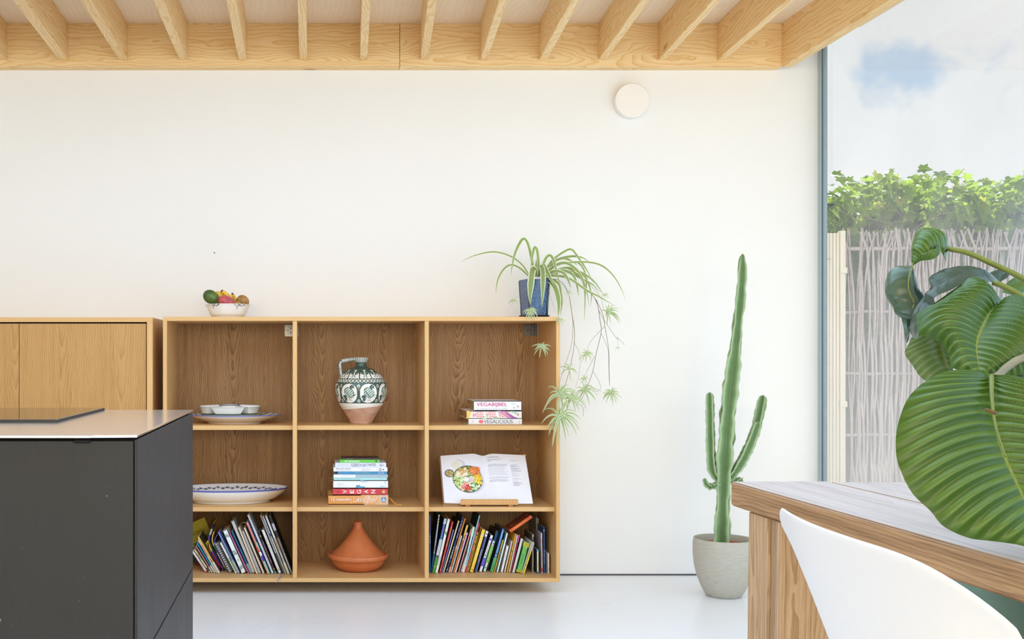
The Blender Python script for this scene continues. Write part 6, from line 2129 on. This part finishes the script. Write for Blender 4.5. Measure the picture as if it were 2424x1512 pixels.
# front leaf, the largest
big_leaf([(2346, 890), (2348, 945), (2356, 1010), (2378, 1080), (2410, 1150), (2445, 1222), (2490, 1302)],
         [(2346, 884), (2312, 878), (2255, 878), (2195, 900), (2146, 945), (2120, 1015), (2118, 1080), (2132, 1125), (2158, 1172), (2200, 1212), (2232, 1248), (2290, 1274), (2345, 1281), (2400, 1288), (2440, 1296), (2490, 1302)],
         [(2348, 886), (2400, 890), (2450, 905), (2520, 940), (2575, 1000), (2605, 1080), (2605, 1160), (2575, 1240), (2530, 1288), (2490, 1302)],
         [1.58, 1.52, 1.46], [1.60, 1.55, 1.50, 1.46], [1.57, 1.52, 1.46], n=140, m=26, nv=17)
# second leaf above it, tilted, with its tip to the left
big_leaf([(2372, 716), (2345, 738), (2322, 780), (2312, 815), (2314, 850), (2322, 884)],
         [(2372, 712), (2345, 690), (2300, 660), (2262, 688), (2215, 725), (2172, 752), (2170, 778), (2178, 800), (2215, 812), (2240, 830), (2250, 850), (2254, 872), (2290, 882), (2322, 884)],
         [(2376, 716), (2410, 705), (2450, 720), (2480, 760), (2490, 810), (2470, 860), (2420, 890), (2370, 892), (2322, 884)],
         [1.72, 1.66, 1.62], [1.74, 1.74, 1.68, 1.62], [1.70, 1.64, 1.62], n=110, m=22, nv=17, bulge=.03)
# rolled leaf behind: dark underside sweeping over and down
UND = leaf_mat('calathea_underside', lambda nb, u, v: nb.mix(nb.noise(nb.comb(nb.m('MULTIPLY', u, 6.0), nb.m('MULTIPLY', v, 40.0), 0.0), 1.0, 2.0), lin('25362b'), lin('3c5045')), 0.35, 0.05, spec=.4)
big_leaf([(2360, 668), (2310, 652), (2262, 656), (2215, 680), (2180, 720), (2163, 770), (2166, 800)],
         [(2364, 664), (2330, 640), (2285, 636), (2235, 648), (2212, 660), (2190, 690), (2162, 730), (2152, 775), (2160, 800)],
         [(2366, 672), (2330, 668), (2290, 672), (2250, 692), (2220, 705), (2195, 730), (2178, 765), (2172, 802)],
         [1.78, 1.76, 1.72], [1.80, 1.80, 1.76], [1.76, 1.72, 1.70], n=50, m=9, nv=9, ripple=.0015, bulge=.012, mat=UND)
# pale underside of the same leaf hanging below
UND2 = leaf_mat('calathea_pale_underside', lambda nb, u, v: nb.mix(smooth(nb, nb.m('SINE', nb.m('MULTIPLY', v, 70.0)), -.2, .9), lin('48613a'), lin('687c58')), 0.4, 0.25)
big_leaf([(2212, 745), (2222, 790), (2234, 830), (2243, 868), (2240, 905)],
         [(2210, 740), (2172, 770), (2150, 812), (2140, 838), (2160, 868), (2180, 895), (2210, 912), (2240, 906)],
         [(2214, 742), (2235, 770), (2252, 800), (2256, 850), (2252, 890), (2240, 906)],
         [1.80, 1.79, 1.76], [1.80, 1.80, 1.76], [1.80, 1.78, 1.76], n=50, m=10, nv=9, ripple=.001, bulge=.012, mat=UND2)
bez_stem([(2222, 800), (2232, 835), (2242, 872)], [1.765, 1.745], .0016, .0010, M['cal_stem'], 'midrib')
# hanging leaf at the left edge, seen from its grey-green back
UND3 = leaf_mat('calathea_back', lambda nb, u, v: nb.mix(smooth(nb, nb.m('ADD', u, nb.m('MULTIPLY', nb.noise(nb.comb(u, v, 0.0), 4.0, 2.0), .3)), .2, 1.0), lin('445c4c'), lin('243a32')), 0.3, 0.06, spec=.5)
big_leaf([(2160, 630), (2153, 655), (2150, 685), (2160, 712), (2160, 745), (2146, 808)],
         [(2158, 628), (2122, 632), (2102, 655), (2101, 700), (2122, 735), (2132, 765), (2140, 800), (2146, 812)],
         [(2162, 630), (2160, 655), (2158, 690), (2168, 715), (2164, 750), (2152, 800), (2146, 812)],
         [1.83, 1.82, 1.80], [1.85, 1.86, 1.82], [1.81, 1.80, 1.80], n=46, m=10, nv=8, ripple=.001, bulge=.016, mat=UND3)
bez_stem([(2162, 628), (2152, 655), (2151, 685), (2163, 715), (2160, 730)], [1.80, 1.79], .0013, .0008, M['cal_stem'], 'midrib')
# small curled leaf at the top
big_leaf([(2246, 586), (2225, 597), (2200, 608), (2175, 620), (2160, 628)],
         [(2248, 582), (2240, 562), (2222, 550), (2192, 545), (2170, 552), (2160, 582), (2158, 612), (2158, 628)],
         [(2248, 590), (2232, 598), (2222, 612), (2205, 621), (2182, 622), (2160, 629)],
         [1.83, 1.81, 1.82], [1.85, 1.86, 1.83], [1.80, 1.79, 1.82], n=44, m=10, nv=6, ripple=.002, bulge=.02)
bm = bmesh.new()
bmesh.ops.create_uvsphere(bm, u_segments=8, v_segments=6, radius=.004, matrix=Matrix.Translation(P(2200, 565, 1.828)))
for v in bm.verts:
    v.co.x += random.uniform(-.002, .002)
bmobj('dry_spot', bm, plain('5a3d22', .8, .2), cal, True)
# further small leaves at the frame's right edge
big_leaf([(2432, 660), (2410, 668), (2385, 682), (2372, 690)], [(2432, 655), (2408, 658), (2385, 668), (2372, 690)], [(2434, 668), (2425, 690), (2400, 700), (2372, 692)],
         [1.86, 1.84], [1.87, 1.85], [1.85, 1.83], n=24, m=6, nv=6, ripple=.001, bulge=.006)
big_leaf([(2388, 640), (2378, 650), (2366, 668)], [(2388, 636), (2372, 636), (2342, 648), (2366, 668)], [(2390, 640), (2386, 655), (2366, 668)], [1.86, 1.84], [1.86, 1.84], [1.86, 1.84], n=20, m=5, nv=5, ripple=.0008, bulge=.005, mat=UND)
big_leaf([(2440, 900), (2425, 930), (2420, 960)], [(2430, 850), (2392, 870), (2396, 900), (2420, 960)], [(2450, 900), (2470, 930), (2420, 960)], [1.70, 1.68], [1.72, 1.70], [1.70, 1.68], n=24, m=6, nv=5, mat=UND)
base = Vector((PXc, PYc, TZ + .20))
def stem_to(pts, ds, r0, r1, mat, b):
    dd = np.interp(np.linspace(0, 1, len(pts)), np.linspace(0, 1, len(ds)), ds)
    w = [P(x, y, D) for (x, y), D in zip(pts, dd)] + [b + Vector((.0, .0, .12)), b]
    bm = bmesh.new()
    tube(bm, smoothpath(w, 44), r0, r1, 10)
    bmobj('stem', bm, mat, cal, True)
stem_to([(2240, 588), (2290, 598), (2345, 622), (2424, 660), (2520, 720)], [1.82, 1.76], .0042, .0065, M['cal_stem'], base + Vector((-.01, .03, 0)))
stem_to([(2350, 668), (2372, 676), (2424, 704), (2520, 770)], [1.76, 1.74], .0045, .006, M['cal_stem'], base + Vector((.02, .01, 0)))
stem_to([(2350, 893), (2362, 890), (2385, 868), (2430, 845), (2520, 850)], [1.575, 1.62], .0055, .0075, M['cal_stem_brown'], base + Vector((0, -.03, 0)))
bez_stem([(2347, 890), (2348, 945), (2357, 1010), (2380, 1080)], [1.57, 1.485], .0034, .0012, M['cal_stem'], 'midrib')
bm = bmesh.new()
tube(bm, [P(a, b, 1.505) for a, b in ((2332, 968), (2345, 973), (2356, 978))], .002, .003, 5)
bmobj('dry_bract', bm, plain('6a5238', .8, .2), cal)
bm = bmesh.new()
lathe(bm, [(.085, 0), (.09, .004), (.115, .19), (.118, .20), (.110, .20), (.107, .175), (.001, .175)], 48, PXc, PYc, TZ, cap1=True)
bmobj('pot', bm, plain('8a8f94', 0.5, 0.4), cal, True)

bm = bmesh.new()
lathe(bm, [(.106, .174), (.106, .182), (.05, .187), (.001, .188)], 40, PXc, PYc, TZ, cap1=True)
bmobj('soil', bm, plain('4a3a2c', .95, .1, vary=.3), cal)

# ================================================================== GARDEN BOUNDARY
FY = 6.65
def gp(px, py, D=FY):
    return P(px, py, D)
# slatted light wooden post panel at the left of the fence
fp = thing('fence_post', 'pale wooden slatted post at the left end of the willow fence', 'fence post', (gp(1978, 800).x, FY, 0))
M['pale_wood'] = wood('pale_garden_wood', 'z', 'eee6d6', 'e3d8c4', 'b9aa92', width=.1, k1=120, k2=2, ring=.25, rough=.7)
edges = [1950, 1960.5, 1968.5, 1976.5, 1984.5, 1997]
for a, b in zip(edges[:-1], edges[1:]):
    boxobj('slat', gp(a, 0).x + .002, gp(b, 0).x - .002, FY - .02 - (.012 if b > 1990 else 0), FY + .02, -.02, gp(0, 552 if b < 1990 else 547).z, M['pale_wood'], fp, bev=.003)
for yy in (641, 956):
    boxobj('hinge', gp(1983, 0).x, gp(1998, 0).x, FY - .045, FY - .03, gp(0, yy + 7).z, gp(0, yy - 7).z, plain('ece8d4', .5, .4), fp, bev=.003)

fence = thing('willow_fence', 'woven fence of upright grey willow sticks below the ivy', 'fence', (gp(2250, 800).x, FY, 0))
M['willow'] = wood('willow_stick', 'z', 'c4b8b8', 'a89b9c', '685c5d', width=.05, k1=220, k2=2, ring=.4, fine=.5, rough=.75)
rails = [588, 738, 884, 1029, 1165]
for yy in rails:
    bm = bmesh.new()
    x0, x1 = gp(1998, 0).x, 5.25
    pts = [(x0 + (x1 - x0) * i / 14, FY + .0, gp(0, yy).z + random.uniform(-.004, .004)) for i in range(15)]
    tube(bm, pts, .0125 if yy == 588 else .010, None, 7)
    bmobj('rail', bm, M['willow'], fence, True)
zr = [gp(0, y).z for y in rails]
x = gp(2001, 0).x
i = 0
while x < 5.22:
    i += 1
    x += random.uniform(.007, .015)
    top = gp(0, random.uniform(538, 556)).z
    lean = random.choice((-1, 1, 1)) * random.uniform(.0, .07)
    ph = 1 if i % 2 else -1
    bot = 0.0
    pts = []
    xb = x + random.uniform(-.02, .02)
    ctr = [(0.0, 0), (zr[4], ph), (zr[3], -ph), (zr[2], ph), (zr[1], -ph), (zr[0], ph), (top, ph * .4)]
    drift = random.uniform(-.03, .03)
    for (zz, s_) in ctr:
        f = zz / top
        pts.append((xb + drift * (1 - f) + random.uniform(-.008, .008) + (lean if zz == top else lean * .35 if zz == zr[0] else 0), FY + s_ * .016, max(zz, -.02)))
    r = random.uniform(.005, .0092)
    bm = bmesh.new()
    tube(bm, smoothpath(pts, 15), r * 1.05, r * .85, 5)
    bmobj('willow_stick', bm, M['willow'], fence, True)

# ivy hedge: 300 nearest leaves one by one, the rest in one mass
hedge = thing('ivy_hedge', 'sunlit ivy hedge growing along the top of the boundary', 'hedge', (4.2, 7.0, 0))
def ivy_col(nb, u, v):
    rnd = nb.n('ShaderNodeObjectInfo').outputs['Random']
    geo = nb.n('ShaderNodeNewGeometry').outputs['Random Per Island']
    k = nb.m('FRACT', nb.m('ADD', rnd, geo))
    c = nb.ramp(k, [(0, lin('4f7a24')), (.5, lin('6c9c2c')), (.9, lin('97c03a')), (1, lin('bdb84a'))])
    d = nb.m('ABSOLUTE', nb.m('SUBTRACT', u, .5))
    return nb.mix(nb.m('SUBTRACT', 1.0, smooth(nb, d, .02, .06)), c, lin('9ab46a'))
M['ivy'] = leaf_mat('ivy_leaf', ivy_col, 0.35, 0.68, spec=.5)
IVY = [(0, 0), (.20, -.12), (.48, .02), (.36, .26), (.58, .52), (.26, .56), (0, 1.0)]
def ivy_verts(fold, curl):
    vs, uv = [], []
    for sgn in (1, -1):
        pass
    half = IVY
    for (x, y) in half:
        vs.append(Vector((x, y - .1, abs(x) * fold - curl * y * y)))
        uv.append((.5 + x * .8, y * .9 + .1))
    for (x, y) in half[1:-1]:
        vs.append(Vector((-x, y - .1, abs(x) * fold - curl * y * y)))
        uv.append((.5 - x * .8, y * .9 + .1))
    c = Vector((0, .35, -.02 - curl * .1))
    vs.append(c); uv.append((.5, .4))
    n = len(vs)
    ci = n - 1
    ring = [0, 1, 2, 3, 4, 5, 6, 11, 10, 9, 8, 7]
    faces = [(ci, ring[i], ring[(i + 1) % 12]) for i in range(12)]
    return vs, uv, faces
def ivy_place(zlo, zhi, front):
    x = random.uniform(3.0, 5.35)
    z = random.uniform(zlo, zhi)
    return x, z
def top_z(x):
    return 2.135 + .035 * math.sin(x * 7.1) + .028 * math.sin(x * 17.3 + 1) + .012 * math.sin(x * 41)
def leaf_matrix(x, y, z, size, up):
    if up:
        nrm = Vector((random.uniform(-.6, .6), random.uniform(-.9, .5), random.uniform(.3, 1.1)))
    else:
        nrm = Vector((random.uniform(-.6, .6), -1, random.uniform(-.1, .8)))
    nrm.normalize()
    q = Vector((0, 0, 1)).rotation_difference(nrm).to_matrix().to_4x4()
    spin = Matrix.Rotation(random.uniform(-.9, .9) + (PI if nrm.y < 0 else 0), 4, 'Z')
    return Matrix.Translation((x - hedge.location.x, y - hedge.location.y, z)) @ q @ spin @ Matrix.Scale(size, 4)
variants = []
for fo, cu in ((.25, .12), (.1, .25), (.4, .05)):
    vs, uv, fc = ivy_verts(fo, cu)
    me = bpy.data.meshes.new('leaf')
    me.from_pydata([tuple(v) for v in vs], [], fc)
    l = me.uv_layers.new(name='UVMap')
    for lp in me.loops:
        l.data[lp.index].uv = uv[lp.vertex_index]
    me.materials.append(M['ivy'])
    variants.append(me)
for i in range(300):
    x = 3.05 + 1.75 * random.random()
    t = random.random() ** .8
    z = top_z(x) - t * .60
    o = bpy.data.objects.new('leaf', variants[i % 3])
    COL.objects.link(o)
    o.parent = hedge
    o.matrix_local = leaf_matrix(x, 6.72 + random.uniform(-.05, .06), z, random.uniform(.055, .085), t < .25)
co, fcs, uvs = [], [], []
for i in range(3600):
    x = random.uniform(2.9, 5.6)
    t = random.random()
    y = random.uniform(6.74, 7.45)
    if random.random() < .5:
        z = top_z(x) + random.uniform(-.22, .03) * (1 + (y - 6.75) * .3)
        up = True
    else:
        z = random.uniform(1.2, top_z(x) - .05)
        y = random.uniform(6.74, 6.95)
        up = False
    vs, uv, fc = ivy_verts(random.uniform(.1, .4), random.uniform(.05, .25))
    mt = leaf_matrix(x, y, z, random.uniform(.045, .08), up)
    b = len(co)
    co += [tuple(mt @ v) for v in vs]
    fcs += [(a + b, c + b, d + b) for a, c, d in fc]
    uvs += uv
me = bpy.data.meshes.new('foliage')
me.from_pydata(co, [], fcs)
l = me.uv_layers.new(name='UVMap')
uva = np.array(uvs)
li = np.zeros(len(me.loops), np.int32)
me.loops.foreach_get('vertex_index', li)
l.data.foreach_set('uv', uva[li].reshape(-1).astype(np.float32))
link('foliage', me, M['ivy'], hedge, kind='stuff')
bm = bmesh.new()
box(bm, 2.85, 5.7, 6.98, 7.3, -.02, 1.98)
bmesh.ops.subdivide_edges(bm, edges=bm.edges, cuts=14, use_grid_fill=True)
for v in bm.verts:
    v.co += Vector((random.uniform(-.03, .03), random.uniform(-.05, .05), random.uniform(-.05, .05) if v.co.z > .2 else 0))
bmobj('dark_core', bm, plain('3a4432', .9, .1, vary=.4, scale=18), hedge, kind='stuff')  # solid dark core added for the hedge's inner shade, blocks the sky
bm = bmesh.new()
for i in range(40):
    x, z = random.uniform(3.1, 4.9), random.uniform(1.6, 2.05)
    d = Vector((random.uniform(-1, 1), random.uniform(-.3, .1), random.uniform(-.4, .6))).normalized()
    p = Vector((x, 6.70, z))
    tube(bm, smoothpath([p, p + d * .12, p + d * .22 + Vector((0, 0, -.03))], 6), .002, .0012, 4)
bmobj('twigs', bm, plain('8d7c66', .8, .2), hedge, kind='stuff')
make_texts()
